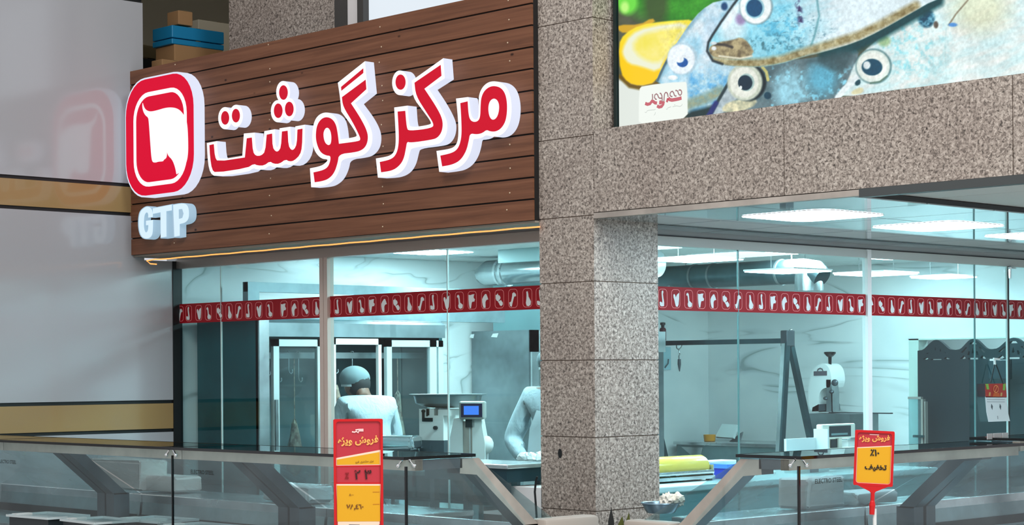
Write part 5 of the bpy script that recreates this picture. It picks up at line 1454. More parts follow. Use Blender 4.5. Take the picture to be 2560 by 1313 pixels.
m = MB(); m.box(.012, .022, -.056, -.048, 0, hz - .02); sc(m, 'trim_strip', WHITEP)
m = MB(); m.ball((.115, .0, .16), .05, .05, .06); sc(m, 'side_knob', WHITEP, True)
m = MB(); m.lathe((-.085, -.070, .045), [(.001, -.006), (.012, -.006), (.012, .004)], axis='y', seg=14); sc(m, 'foot_screw', BLACK)
dz0 = at_v(1175, 1048, .80).z - CT; dz1 = at_v(1175, 1003, .80).z - CT
m = MB(); m.box(-.01, .05, -.07, -.02, hz - .06, dz0 + .01); sc(m, 'neck', BLACKG)
m = MB(); m.bbox(-.045, .125, -.11, -.03, dz0, dz1, .012); hd = sc(m, 'display_head', make_steel('scale_grey', (170, 176, 172), rough=.4, metal=.3))
m = MB(); m.bbox(-.032, .108, -.114, -.108, dz0 + .014, dz1 - .014, .002); sc(m, 'bezel', mat('navy_bezel', (10, 16, 60), rough=.2), par=hd)
m = MB(); m.box(-.012, .086, -.117, -.114, dz0 + .030, dz1 - .030); sc(m, 'screen', make_emit('blue_screen', (20, 120, 250), 1.0), par=hd)

# meat mincer with its wide feed tray
p = at_v(1092, 1140, .95)
t = thing('meat_mincer', 'white meat mincer under a wide shallow feed tray on the steel counter', 'mincer', (p.x, p.y, CT))
tz = at_v(1100, 1022, .95).z - CT; bz = at_v(1090, 1100, .95).z - CT
RS = Matrix.Rotation(math.radians(20), 4, 'Z')
m = MB(); m.box(-.085, .10, -.09, .16, bz, tz - .045); m.box(-.085, -.03, -.09, .16, tz - .045, tz); m.box(-.005, .03, -.09, .16, tz - .045, tz); m.box(.06, .15, -.09, .1, tz - .045, tz - .004); sc(m, 'housing', WHITEP)
m = MB(); m.box(-.06, .02, -.095, -.088, tz - .085, tz - .06); m.box(-.06, -.042, -.096, -.088, tz - .08, tz - .012); m.box(-.03, -.018, -.092, -.08, tz - .05, tz); m.ball((-.05, -.094, tz - .015), .016, .006, .012); sc(m, 'slot', BLACK)
m = MB(); m.lathe((.045, -.09, bz + .085), [(.001, -.022), (.013, -.022), (.013, 0)], axis='y', seg=16); sc(m, 'knob', BLACK, True)
m = MB(); m.box(-.085, .10, -.085, .16, 0, bz); sc(m, 'base', STEEL_DARK)
m = MB()
for x in (-.07, .0): m.box(x, x + .04, -.105, -.08, 0, .03)
sc(m, 'foot', CHROME)
z0, z1 = at_v(1120, 1020, .95).z - CT, at_v(1120, 988, .95).z - CT
m = MB()
pr = [(.12, z0), (.19, z0 + .012), (.235, z0 + .03), (.25, z1 - .004), (.282, z1), (.282, z1 + .006), (.245, z1 + .004), (.2, z0 + .03), (.001, z0 + .02)]
m.lathe((0, 0, 0), pr, seg=36); m.xf(Matrix.Translation((.07, .03, 0)) @ Matrix.Diagonal((1.0, .62, 1, 1))); sc(m, 'feed_tray', STEEL_SHEET, True)
m = MB(); m.tube([(.03, .03, tz - .01), (.03, .03, z0 + .01)], .05, 20); sc(m, 'feed_neck', STEEL)

# film wrapped package and trays on the counter
p = at_v(998, 1125, .72)
t = thing('wrapped_tray', 'shiny film wrapped tray lying beside the mincer', 'wrapped tray', (p.x, p.y, CT), math.radians(25))
zz = p.z - CT
MB().box(-.11, .11, -.07, .07, 0, zz).build('stand', STEEL_DARK, t, local=True)
m = MB(); m.bbox(-.135, .135, -.09, .09, zz, zz + .10, .03, seg=4)
rr_ = random.Random(2); m.v = [v_ + Vector((rr_.uniform(-1, 1), rr_.uniform(-1, 1), rr_.uniform(-1, 1))) * .006 for v_ in m.v]
m.build('film_pack', mat('stretch_film', (226, 232, 234), rough=.14, metal=.95), t, local=True, smooth=True)
p = at_v(1332, 1160, .68)
t = thing('meat_tray', 'steel tray with crumpled shiny film before the aproned worker', 'tray', (p.x, p.y, CT), math.radians(10))
MB().bbox(-.16, .20, -.10, .12, .0, p.z - CT + .01, .01).build('pan', STEEL_LT, t, local=True)
m = MB()
rr_ = random.Random(9)
for i in range(9): m.ball((-.06 + .03 * i + rr_.uniform(-.01, .01), rr_.uniform(-.05, .05), p.z - CT + .03), .045, .05, .035 + rr_.uniform(0, .02), 10)
m.v = [v_ + Vector((rr_.uniform(-1, 1), rr_.uniform(-1, 1), rr_.uniform(-1, 1))) * .006 for v_ in m.v]
m.build('film_heap', mat('crumpled_film', (236, 240, 240), rough=.15, spec=.8), t, local=True)

# small table with a dark apron just outside the window, behind the end strut
p = at_v(1265, 1158, 0.10)
t = thing('side_table', 'steel side table with a dark apron behind the end strut of the display case', 'table', (p.x, .12, 0))
zt = p.z
MB().bbox(-1.35, -.60, -.10, .28, zt - .022, zt + .004, .006).build('top', STEEL_LT, t)
MB().box(-1.33, -.62, -.085, .26, zt - .10, zt - .023).build('apron', mat('apron_teal', (16, 52, 64), rough=.4), t)
for x in (-1.28, -.66):
    for y in (-.05, .22): MB().box(x - .02, x + .02, y - .02, y + .02, 0, zt - .10).build('leg', STEEL_DARK, t)
MB().box(-1.3, -.64, -.06, .24, .62, .645).build('lower_shelf', STEEL_LT, t)
MB().tube([(-1.25, -.095, zt + .004), (-1.25, -.095, zt + .03), (-1.13, -.095, zt + .03), (-1.13, -.095, zt + .004)], .004, 8).build('rail_handle', STEEL_LT, t)
c = at_v(1325, 1228, .06)
t = thing('white_box', 'white cardboard box on the lower shelf of the side table by the pillar', 'box', (c.x, .1, .645))
MB().bbox(-.10, .16, -.10, .10, 0, c.z - .645 + .028, .004).build('carton', WHITE, t, local=True)
c = at_v(1275, 1225, .04)
t = thing('document_tray', 'black document tray beside the white box on the lower table shelf', 'tray', (c.x, .05, .645))
m = MB(); m.box(-.14, .06, -.09, .12, 0, .05); m.box(-.14, .06, -.09, .12, .065, .12); m.box(-.14, -.13, -.09, .12, 0, .16); m.build('shelves', BLACK, t, local=True)
MB().box(-.13, .05, -.10, .11, .12, .135).build('paper', WHITE, t, local=True)
a = at_v(1345, 1190, .0); mb = MB()
mb.tube([at_v(1343, 1192, -.12), at_v(1340, 1200, -.12), at_v(1337, 1230, -.12), at_v(1340, 1268, -.12), at_v(1342, 1300, -.12)], .006, 8)
o = mb.build('power_cord', BLACK, smooth=True); tag(o, 'black power cord hanging down the edge of the granite pillar', 'cord')

# ================================================================== COUNTER BEHIND THE TALL WINDOW
CR = 0.885
t = thing('wrapping_counter', 'white topped counter just inside the tall window past the pillar', 'counter', (-.75, 2.2, 0))
MB().bbox(-1.10, -.42, .66, 4.0, CR - .04, CR, .008).build('worktop', mat('white_worktop', (228, 234, 234), rough=.3), t)
MB().box(-1.08, -.44, .70, 3.96, 0, CR - .041).build('base_cabinet', mat('cabinet_teal', (150, 178, 180), rough=.4), t)
p0, p1 = at_u(1640, 1168, -.75), at_u(1752, 1168, -.75)
rz = (at_u(1752, 1138, -.75).z - at_u(1752, 1197, -.75).z) / 2 * 1.06
t = thing('film_wrapper', 'film wrapping machine holding a fat yellow film roll beside the pillar', 'wrapping machine', (-.75, (p0.y + p1.y) / 2, CR))
hc_ = p1.z - CR
YF = mat('yellow_film', (244, 204, 84), rough=.22, coat=.4)
m = MB(); m.lathe((0, 0, 0), [(rz * .25, p0.y - .30), (rz * .97, p0.y - .30), (rz, p0.y - .29), (rz, p1.y - .012), (rz * .94, p1.y), (rz * .3, p1.y)], axis='y', seg=32); m.v = [v_ + Vector((-.75, 0, p1.z)) for v_ in m.v]
m.build('film_roll', YF, t, smooth=True)
m = MB(); m.box(-.75 + rz * .75, -.75 + rz * .76 + .004, p0.y - .25, p1.y - .11, p1.z - rz * .62, p1.z + rz * .35); m.build('film_label', mat('pale_yellow_label', (226, 222, 178), rough=.5), t)
m = MB(); m.tube([(-.66, p0.y - .30, CR + .055), (-.66, p1.y + .01, CR + .055)], .016, 14); m.build('roller', CHROME, t, smooth=True)
m = MB(); m.box(-.85, -.64, p0.y - .3, p1.y + .012, CR + .012, CR + .034); m.box(-.85, -.65, p1.y + .004, p1.y + .012, CR + .012, CR + .10); m.build('frame', STEEL_LT, t)
m = MB()
for y in (p0.y - .2, p1.y - .02): m.box(-.68, -.65, y - .015, y + .015, CR, CR + .013)
m.build('foot', BLACK, t)

def box_thing(name, label, cat, c, sx, sy, sz, mt, lid_m=None, rot=0, group=None):
    t = thing(name, label, cat, c, math.radians(rot), group)
    MB().bbox(-sx / 2, sx / 2, -sy / 2, sy / 2, 0, sz, min(.006, sz * .2)).build('carton', mt, t, local=True)
    if lid_m: MB().bbox(-sx / 2 - .006, sx / 2 + .006, -sy / 2 - .006, sy / 2 + .006, sz * .72, sz + .004, .004).build('lid', lid_m, t, local=True)
    return t
p = at_u(1812, 1188, -.70)
box_thing('blue_box', 'small blue lidded box on the white counter beside the yellow film roll', 'box', (-.70, p.y + .02, CR), .14, .15, .095, mat('royal_blue', (14, 44, 170), rough=.35), mat('sky_blue_lid', (66, 130, 226), rough=.3))
p = at_u(1780, 1180, -.95)
box_thing('film_carton', 'pale grey carton lying between the yellow roll and the blue box', 'box', (-.95, p.y, CR), .12, .34, .10, mat('pale_teal_box', (150, 182, 190), rough=.4), WHITEP)

# label scale with two displays
q0, q1, qt, qb = at_u(2043, 1060, -.9), at_u(2127, 1060, -.9), at_u(2090, 1060, -.9).z, at_u(2090, 1140, -.9).z
W_ = q1.y - q0.y; yc = (q0.y + q1.y) / 2
t = thing('label_scale', 'cream label printing scale with two dark displays on the white counter', 'scale', (-.9, yc, CR))
def g(v_): return at_u(2090, v_, -.9).z
WP = mat('cream_plastic', (232, 226, 214), rough=.4)
m = MB(); m.bbox(-.935, -.88, yc - W_ / 2 + .03, yc + W_ / 2 + .03, g(1096), g(1060), .010); h_ = m.build('display_head', WP, t)
MB().box(-.885, -.876, yc - W_ * .22, yc + W_ * .42, g(1092), g(1065)).build('screen', mat('teal_black_screen', (12, 44, 50), rough=.12), h_)
MB().box(-.8765, -.875, yc - W_ * .17, yc + W_ * .32, g(1088), g(1083)).build('screen_line', mat('screen_grey', (120, 146, 148), rough=.4), h_)
m = MB(); m.bbox(-.96, -.92, yc - W_ / 2, yc - W_ * .06, CR + .04, g(1094), .008); m.build('printer_body', WP, t)
MB().box(-.925, -.915, yc - W_ * .04, yc + W_ * .16, g(1124), g(1098)).build('printer_slot', mat('slot_dark', (20, 46, 52), rough=.3), t)
MB().bbox(-1.0, -.90, yc + W_ * .14, yc + W_ * .24, CR + .04, g(1094), .005).build('neck', WP, t)
m = MB(); m.bbox(-1.14, -.84, yc - W_ / 2, yc + W_ / 2 + .04, CR + .0, g(1120), .012); b_ = m.build('base', WP, t)
MB().box(-.845, -.836, yc - W_ * .22, yc + W_ * .36, CR + .03, g(1124)).build('screen', MATS['teal_black_screen'], b_)
MB().bbox(-1.22, -.97, yc - .05, yc + W_ / 2 + .10, g(1104), g(1099), .004).build('weighing_plate', STEEL_LT, t)
a0, a1 = at_u(1966, 1098, -.8), at_u(2040, 1098, -.8)
t = thing('paper_rack', 'white folded card rack beside the cream label scale', 'card rack', (-.8, (a0.y + a1.y) / 2, CR))
mw = a1.y - a0.y
MB().box(-.82, -.80, a0.y, a1.y, CR, a0.z).build('back_card', WHITE, t)
MB().box(-.80, -.70, a0.y - .02, a1.y, CR, at_u(2000, 1127, -.8).z).build('tray', mat('pale_plastic', (204, 218, 216), rough=.4), t)
MB().box(-.82, -.70, a1.y, a1.y + .015, CR, a0.z + .06).build('side_card', WHITE, t)
MB().box(-.702, -.695, a0.y + .13, a0.y + .22, CR, at_u(2000, 1125, -.8).z - .002).build('slot', STEEL_DARK, t)

# ================================================================== BACK OF THE ROOM
BZ = 0.925
t = thing('wall_bench', 'steel bench along the marble back wall under the hanging rail', 'bench', (-3.4, 6.1, 0))
MB().bbox(-4.50, -3.06, 5.80, VB - .01, BZ - .03, BZ, .006).build('worktop', STEEL_LT, t)
MB().box(-4.48, -3.08, 5.83, VB - .04, BZ - .20, BZ - .031).build('apron', make_steel('bench_apron', (110, 136, 140), rough=.5, metal=.3), t)
MB().prism([(-4.42, 5.825, BZ - .05), (-4.16, 5.825, BZ - .05), (-4.20, 5.825, BZ - .19)], (0, .01, 0)).build('gusset', STEEL_LT, t)
for x in (-4.4, -3.12):
    for y in (5.88, 6.34): MB().box(x - .02, x + .02, y - .02, y + .02, 0, BZ - .031).build('leg', STEEL, t)
c0 = at_v(1818, 1093, 6.0)
t = thing('cutting_board', 'white cutting board propped on the steel bench beside the window joint', 'cutting board', (c0.x, 6.05, BZ))
b4 = [at_v(px, py, y) for px, py, y in ((1788, 1092, 5.98), (1832, 1095, 5.98), (1842, 1062, 6.10), (1805, 1060, 6.10))]
MB().prism([p - Vector((0, 0, 0)) for p in b4], (0, .03, -.012)).build('board', mat('board_white', (222, 232, 232), rough=.5), t)
MB().prism([(c0.x - .02, 6.05, BZ), (c0.x + .10, 6.05, BZ), (c0.x + .08, 6.12, BZ + .09)], (.0, .02, 0)).build('prop', STEEL, t)
c0 = at_v(1774, 1093, 5.95)
t = thing('orange_tub', 'small orange tub on the steel bench beside the cutting board', 'tub', (c0.x, 5.95, BZ))
MB().lathe((0, 0, 0), [(.045, 0), (.052, .005), (.058, c0.z - BZ + .022), (.05, c0.z - BZ + .024), (.001, c0.z - BZ + .02)], seg=20).build('bowl', mat('orange_plastic', (226, 150, 40), rough=.4), t, local=True, smooth=True)

# hanging rail on A frames, with an S hook
RY = 5.25
t = thing('hanging_rail', 'dark steel meat rail carried on an A shaped stand', 'rail', (-3.6, RY, 0))
e0, e1 = at_v(1640, 861, RY), at_v(1960, 850, RY)
zr = (e0.z + e1.z) / 2
RAILM = make_steel('rail_steel', (70, 96, 102), rough=.35)
MB().bar((-4.50, RY, zr), (e1.x, RY, zr), .03, .042).build('bar', RAILM, t)
for j, xt in enumerate((e1.x + .03, -4.46)):
    top = Vector((xt, RY, at_v(1965, 828, RY).z))
    f1 = at_v(1949, 1120, RY - .14); f2 = at_v(2026, 1095, RY + .30)
    dx = xt - (e1.x + .03)
    for k, f in enumerate((f1, f2)):
        f = Vector((f.x + dx, f.y, f.z)); s0 = top + Vector((0, (-.015, .02)[k], -.03)); ft = s0 + (f - s0) * (s0.z / (s0.z - f.z))
        MB().bar(s0, ft, .045, .05, up=(0, 1, 0)).build('leg', (STEEL_LT, RAILM)[k], t)
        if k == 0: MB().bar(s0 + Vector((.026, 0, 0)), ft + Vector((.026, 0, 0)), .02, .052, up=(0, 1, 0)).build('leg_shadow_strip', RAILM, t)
    MB().bbox(xt - .03, xt + .04, RY - .05, RY + .06, top.z - .13, top.z + .005, .006).build('head_plate', STEEL_DARK, t)
    MB().ball((xt + .02, RY + .03, top.z + .01), .016, .016, .010).build('cap_bolt', CHROME, t, smooth=True)
p = at_v(1698, 858, RY)
t = thing('s_hook', 'ring hook with a pointed gambrel hanging from the dark rail', 'hook', (p.x, RY, zr))
m = MB(); m.tube([(.032 * math.cos(k * .314), .012 * math.sin(k * .314), -.02 + .036 * math.sin(k * .314)) for k in range(21)], .0045, 8); m.build('ring', STEEL, t, local=True, smooth=True)
m = MB(); m.tube([(0, 0, -.055), (0, 0, -.085), (.008, 0, -.10), (-.004, 0, -.12), (0, 0, -.15)], .006, 8); m.build('shank', STEEL_LT, t, local=True, smooth=True)
m = MB(); m.tube([(0, 0, -.145), (0, 0, -.19), (.002, 0, -.255)], [.014, .016, .004], 8); m.build('point', STEEL_DARK, t, local=True, smooth=True)

# bone saw
SY_ = 5.9
t = thing('bone_saw', 'white upright bone band saw with a black knob standing against the marble wall', 'band saw', (-2.8, SY_, 0))
def cs(pts): return tr(pts, 1640, 780, 3.456, SY_)
out = rnd_poly([(1350, 866, 1), (1318, 810), (1310, 690), (1332, 575), (1366, 485), (1420, 443), (1470, 452), (1505, 500), (1518, 590), (1500, 652, 1), (1462, 656), (1425, 676), (1406, 726), (1404, 800, 1), (1404, 866, 1)], 2)
MB().prism(cs(out), (0, .20, 0)).build('housing', WHITE, t)
MB().prism(cs([(1346, 862), (1352, 826), (1400, 800), (1458, 796), (1462, 850), (1400, 860)]), (0, .22, 0)).build('blade_guard', STEEL_DARK, t)
MB().prism(cs([(1470, 586), (1508, 586), (1524, 700), (1526, 862), (1472, 862)]), (0, .10, 0)).build('blade_post', STEEL, t)
m = MB(); q = cs([(1545, 612), (1517, 690), (1466, 748)])
m.ball(q[0], .035, .02, .03); m.ball(q[1], .025, .02, .018); m.ball(q[2], .025, .02, .016); m.build('adjusting_knob', STEEL_DARK, t, smooth=True)
MB().prism(cs([(1513, 690), (1522, 690), (1526, 866), (1518, 866)]), (0, .01, 0)).build('blade', STEEL_DARK, t)
k0 = cs([(1455, 372)])[0]
MB().lathe((k0.x, SY_ + .08, k0.z), [(.012, -.12), (.016, -.02), (.03, -.012), (.052, .012), (.052, .026), (.01, .03)], seg=20).build('top_knob', BLACKG, t, smooth=True)
m = MB(); m.prism([p - Vector((0, .004, 0)) for p in cs([(1364, 514), (1478, 510), (1478, 550), (1364, 553)])], (0, .003, 0)); m.build('name_plate', mat('plate_grey_red', (92, 84, 92), rough=.4), t)
m = MB(); ribbon(m, [p - Vector((0, .006, 0)) for p in cs([(1398, 512), (1404, 496), (1422, 488), (1440, 496), (1446, 512)])], .012, 0, vp=False); m.build('plate_arch', MATS['plate_grey_red'], t, fixn=False)
tb = cs([(1385, 876), (1745, 895), (1745, 1010), (1385, 1000)])
MB().box(tb[0].x, tb[1].x, SY_ - .12, SY_ + .30, tb[3].z - .05, tb[0].z).build('saw_table', STEEL_SHEET, t)
MB().box(tb[0].x - .03, tb[1].x + .18, SY_ + .22, SY_ + .26, tb[0].z - .004, tb[0].z + .006).build('fence', STEEL_DARK, t)
MB().box(tb[0].x + .04, tb[1].x - .06, SY_ - .06, SY_ + .24, 0, tb[3].z - .05).build('base', WHITE, t)

# glazed half partition and dark folding screens in the doorway
t = thing('glass_partition', 'low clear glass partition beside the dark folding screen', 'glass partition', (-2.2, 6.05, 0))
g0, g1 = at_v(2272, 998, 6.05), at_v(2305, 998, 6.05)
MB().box(g0.x, g1.x, 6.045, 6.055, .03, g0.z).build('glass', make_glass('partition_glass', (.62, .80, .84), 1.5, film=.12), t)
m = MB(); m.box(g1.x, g1.x + .02, 6.03, 6.07, 0, g0.z); m.box(g1.x + .035, g1.x + .045, 6.03, 6.07, 0, g0.z - .02); m.box(g0.x, g1.x, 6.035, 6.065, g0.z, g0.z + .02); m.build('frame', ALU, t)
h_ = at_v(2300, 1091, 6.03); MB().bar((h_.x - .06, 6.02, h_.z), (h_.x + .05, 6.02, h_.z), .02, .02).build('handle', CHROME, t)

def screen_panel(pa, pb, holes, par):
    """one leaf between two floor points; outline in leaf coordinates 0..1 across, metres up"""
    pa, pb = Vector(pa), Vector(pb); d = pb - pa; wid = d.length; n_ = Vector((-d.y, d.x, 0)).normalized() * .025
    def P(x, z): return pa + d * x + Vector((0, 0, z))
    H = 1.745; out = [(0, .02), (1, .02), (1, H), (.88, H + .005)]
    for k in range(13):
        u = k / 12; out.append((.88 - .76 * u, H + .005 + .085 * math.sin(math.pi * u) ** 1.5))
    out += [(0, H)]
    hs = []
    for h_ in holes: hs.append([P(x, H + z) for x, z in h_])
    MB().prism([P(x, z) for x, z in out], n_, hs).build('leaf', SCREEN_DK, par)
    MB().bar(P(0, .02), P(0, H), .035, .05).build('stile', SCREEN_DK, par); MB().bar(P(1, .02), P(1, H), .035, .05).build('stile', SCREEN_DK, par)
def cut(big):
    k = 1.0 if big else .55
    hs = [[(.14, -.075), (.24, -.075 + .03 * k), (.30, -.07), (.24, -.08)], [(.70, -.07), (.76, -.075 + .03 * k), (.86, -.075), (.76, -.08)], [(.36, -.082), (.64, -.082), (.64, -.082 + .014 * k), (.36, -.082 + .014 * k)]]
    if big:
        hs += [[(.16, -.022), (.20, -.03), (.34, .018), (.30, .022)], [(.84, -.022), (.80, -.03), (.66, .018), (.70, .022)], [(.34, -.045), (.40, -.045), (.42, -.015), (.38, -.012)], [(.66, -.045), (.60, -.045), (.58, -.015), (.62, -.012)], [(.40, .045), (.60, .045), (.56, .062), (.44, .062)], [(.47, -.03), (.53, -.03), (.50, .015)]]
    else: hs += [[(.22, -.03), (.28, -.028), (.30, -.018)], [(.74, -.028), (.78, -.030), (.72, -.010)], [(.46, .0), (.49, .0), (.48, .03)], [(.60, -.01), (.63, -.01), (.61, .015)]]
    return hs
pts = [at_v(2294, 900, 6.33), at_v(2388, 900, 6.18), at_v(2478, 900, 6.02), at_v(2590, 900, 5.86)]
t = thing('folding_screen', 'dark folding wooden screen with pierced arched tops standing across the back doorway', 'folding screen', (pts[1].x, pts[1].y, 0))
for i in range(3):
    screen_panel((pts[i].x, pts[i].y, 0), (pts[i + 1].x, pts[i + 1].y, 0), cut(i > 0), t)
c0 = at_v(2506, 930, 5.9)
t = thing('dark_monitor', 'small dark monitor on a bracket before the folding screen', 'monitor', (c0.x, 5.80, c0.z))
MB().bbox(-.06, .14, -.02, .02, -.06, .10, .008).build('screen', mat('monitor_dark', (20, 38, 44), rough=.25), t, local=True)
MB().box(.0, .05, .02, .10, -.0, .04).build('bracket', STEEL_DARK, t, local=True)

# hanging calendar on the tall window
CX = UG + .035
t = thing('wall_calendar', 'red and white paper calendar hanging on black cords on the tall window', 'calendar', at_u(2488, 905, CX))
def cu(px, py, x=CX): return at_u(px, py, x)
m = MB(); a_, b_, c_ = cu(2484, 897), cu(2500, 897), cu(2487, 912)
m.bar(cu(2484, 897), cu(2499, 899), .012, .014); m.bar(cu(2486, 896), cu(2487, 912), .012, .014, up=(1, 0, 0)); m.bar(Vector((UG, cu(2486, 900).y, cu(2486, 900).z)), cu(2486, 900), .014, .014); m.build('hook', WHITEP, t)
MB().tube([cu(2487, 909), cu(2476, 958)], .0042, 8).build('cord', BLACK, t); MB().tube([cu(2489, 909), cu(2508, 960)], .0042, 8).build('cord', BLACK, t)
def sheet(px, m_, n_, dx=0, par=t): 
    return MB().prism([cu(x, y, CX + dx) for x, y in px], (-.0015, 0, 0)).build(n_, m_, par)
sheet([(2463, 960), (2515, 959), (2517, 994), (2464, 994)], mat('calendar_red', (176, 40, 30), rough=.5), 'header')
hd_ = sheet([(2463, 992), (2516, 993), (2520, 1030), (2525, 1053), (2471, 1055), (2466, 1030)], mat('calendar_white', (226, 230, 232), rough=.6), 'leaf_page')
for px in ([(2464, 960), (2471, 960), (2473, 974), (2467, 974)], [(2508, 960), (2514, 960), (2513, 976), (2507, 976)]): sheet(px, mat('leaf_green_print', (128, 176, 70), rough=.6), 'green_print', .002)
m = MB(); ribbon(m, [cu(2490 + 6 * math.cos(k * .524), 973 - 9 * math.sin(k * .524), CX + .003) for k in range(13)], .006, 0, vp=False, up=(1, 0, 0)); ribbon(m, [cu(2487, 980, CX + .003), cu(2493, 966, CX + .003)], .006, 0, vp=False, up=(1, 0, 0)); m.build('ring_print', mat('orange_print', (232, 150, 80), rough=.6), t, fixn=False)
sheet([(2484, 983), (2498, 983), (2500, 992), (2482, 992)], mat('orange_red_print', (206, 92, 40), rough=.6), 'flame_print', .002)
for px in ([(2473, 981), (2477, 981), (2476, 990), (2472, 990)], [(2502, 982), (2506, 982), (2505, 991), (2501, 991)]): sheet(px, mat('gold_print', (200, 160, 96), rough=.6), 'gold_print', .002)
for px in ([(2479, 1010), (2482, 1016), (2481, 1025), (2478, 1018)], [(2500, 1010), (2503, 1016), (2502, 1025), (2499, 1018)]): sheet(px, STEEL_DARK, 'figure_print', .002)
for y in (998, 1004): sheet([(2468, y), (2512, y + .5), (2512, y + 2), (2468, y + 1.5)], mat('pale_print', (176, 180, 184), rough=.6), 'text_line', .002)
sheet([(2493, 1040), (2495, 1040), (2496, 1048), (2494, 1048)], MATS['pale_print'], 'date_mark', .002)

# little price tickets standing on the far case
m = MB(); p0 = at_u(2470, 1098, 1.95)
for i, (x0, x1) in enumerate(((2468, 2483), (2484, 2505), (2506, 2521))):
    a0, a1 = at_u(x0, 1100, 1.95), at_u(x1, 1099, 1.95)
    o = MB().bar((1.95, a0.y, 1.245), (1.95, a1.y - .006, 1.245), .004, .03).build('price_ticket', WHITE); tag(o, ('first white price ticket on the glass top under the calendar, by the window joint', 'middle white price ticket on the glass top under the calendar', 'last white price ticket on the glass top under the calendar')[i], 'price ticket', 'white price tickets')

# red canister and pale switch box on the side wall
c0 = at_u(1657, 835, -4.2)
t = thing('red_canister', 'dark red canister standing on the meat rail beside the pillar edge', 'canister', (c0.x, c0.y, c0.z - .1))
t.location.z = zr + .022; c0 = at_v(1657, 835, RY); t.location.x = c0.x; t.location.y = RY
hh = at_v(1657, 806, RY).z - (zr + .022)
MB().lathe((0, 0, 0), [(.026, 0), (.03, .005), (.03, hh * .62), (.022, hh * .7), (.012, hh * .72)], seg=20).build('bottle', mat('oxblood', (74, 20, 30), rough=.3), t, local=True, smooth=True)
MB().lathe((0, 0, hh * .72), [(.014, 0), (.016, hh * .12), (.024, hh * .14), (.024, hh * .26), (.006, hh * .28)], seg=16).build('cap', BLACK, t, local=True, smooth=True)
c0 = at_u(1659, 895, UW - .02); q0 = at_u(1668, 925, UW - .02); q1 = at_u(1650, 868, UW - .02)
t = thing('switch_box', 'pale blue switch box on the marble side wall beside the pillar edge', 'switch box', (UW - .03, q1.y, q0.z))
MB().bbox(UW - .03, UW + .03, q1.y - .12, q0.y, q0.z, q1.z, .006).build('cover', mat('pale_blue_box', (166, 204, 214), rough=.4), t)
MB().tube([(UW + .04, q1.y, q0.z + .02), (UW + .045, q1.y + .04, q0.z + .06), (UW + .04, q1.y + .05, q0.z + .10)], .006, 8).build('cable', STEEL_DARK, t)

# ================================================================== STORE LOFT ABOVE THE SIGN
mb = MB(); mb.box(-7.5, -0.43, 0.30, 3.4, 3.30, 3.40); struct('slab_loft', mb, mat('loft_board', (120, 112, 98), rough=.8))
mb = MB(); mb.box(-7.5, -0.43, 3.3, 3.4, 3.4, 5.6); struct('wall_loft', mb, CREAM)
mb = MB(); mb.box(-7.5, -4.63, .0, .06, 3.3, 5.6); struct('loft_light_block', mb, CREAM)  # unseen wall added to keep light off the carton ends
mb = MB(); mb.box(-7.5, -0.43, .06, 3.4, 5.5, 5.6); struct('ceiling_loft', mb, CREAM)
mb = MB(); mb.box(-7.6, -7.5, -.3, 3.4, 3.3, 5.6); struct('wall_loft_side', mb, CREAM)
mb = MB(); mb.box(-4.107, -2.868, .50, .62, 3.30, 4.7); struct('wall_granite_panel', mb, GRANITE)
mb = MB(); mb.box(-4.107, -4.09, .62, 1.6, 3.3, 4.7); mb.box(-2.735, -0.43, .62, .66, 3.3, 4.7); struct('wall_loft_partition', mb, CREAM)
w3 = thing('window_3', 'bright window above the sign beside the pillar', 'window', (-1.9, .5, 3.3)); w3['kind'] = 'structure'
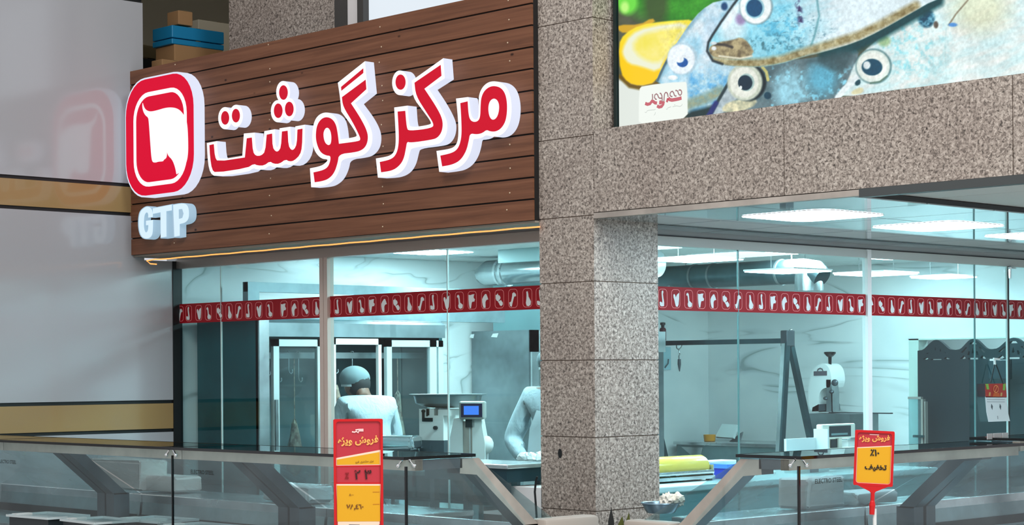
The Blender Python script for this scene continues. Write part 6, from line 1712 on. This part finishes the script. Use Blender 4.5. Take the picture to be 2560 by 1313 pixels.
mb = MB(); mb.box(-2.864, -2.74, .48, .60, 3.3, 4.7); mb.box(-2.622, -2.56, .48, .60, 3.3, 4.7); mb.box(-2.56, -1.60, .5, .54, 3.3, at_v(1000, 52, .5).z - .02); mb.build('dark_frame', mat('window_dark', (58, 56, 54), rough=.4), w3)
MB().box(-2.736, -2.624, .49, .58, 3.3, 4.7).build('white_post', ALU_W, w3)
MB().poly([(-2.56, .53, 3.3), (-1.45, .53, 3.3), (-1.45, .53, 4.7), (-2.56, .53, 4.7)]).build('pane', make_emit('daylit_pane', (226, 236, 244), .95), w3, fixn=False)
mb = MB(); mb.box(-1.45, -.43, .48, .6, 3.3, 4.7); struct('wall_upper_panel', mb, GRANITE)

# cartons: long sides face the passage, ends face the hall
def carton(label, x_near, y_top, y_bot, x_far, ub, end_w, mt, group, end_mat=None, grp='boxes stored above the sign'):
    p = at_u(x_near, y_top, ub); r = at_u(x_far, y_top, ub); b = at_u(x_near, y_bot, ub)
    t = thing('carton' if mt is not BLUEBOX else 'blue_carton', label, 'box', (ub, p.y, b.z), group=grp)
    m = MB(); m.bbox(ub - end_w, ub, p.y, r.y, b.z, p.z, .006); m.build('shell', mt, t)
    MB().box(ub - end_w * .99, ub + .001, (p.y + r.y) / 2 - .02, (p.y + r.y) / 2 + .02, p.z - .0005, p.z + .001).build('tape', mat('packing_tape', (176, 150, 110), rough=.4), t)
    return t
UB = -4.62
carton('flat blue box, upper of the two blue boxes stored above the sign', 430, 62, 93, 560, UB, .26, BLUEBOX, None)
carton('flat blue box, lower of the two blue boxes stored above the sign', 430, 95, 109, 560, UB, .26, BLUEBOX, None)
carton('brown carton under the blue boxes above the sign', 436, 110, 330, 558, UB, .25, CARDBOARD, None)
carton('small brown carton on top of the blue boxes above the sign', 446, 25, 60.5, 482, UB - .02, .15, CARDBOARD, None)
carton('dull olive carton beside the panelled wall above the sign', 330, 108, 140, 392, -5.15, .5, CARDBOARD_D, None)
carton('black crate under the dull olive carton above the sign', 330, 141, 330, 396, -5.15, .5, DARKBOX, None)
carton('open brown carton just behind the top edge of the sign', 405, 147, 330, 470, -4.5, .14, CARDBOARD, None)
carton('pale cream carton behind the blue boxes against the granite panel', 496, 48, 350, 600, -5.0, .1, CREAM, None)
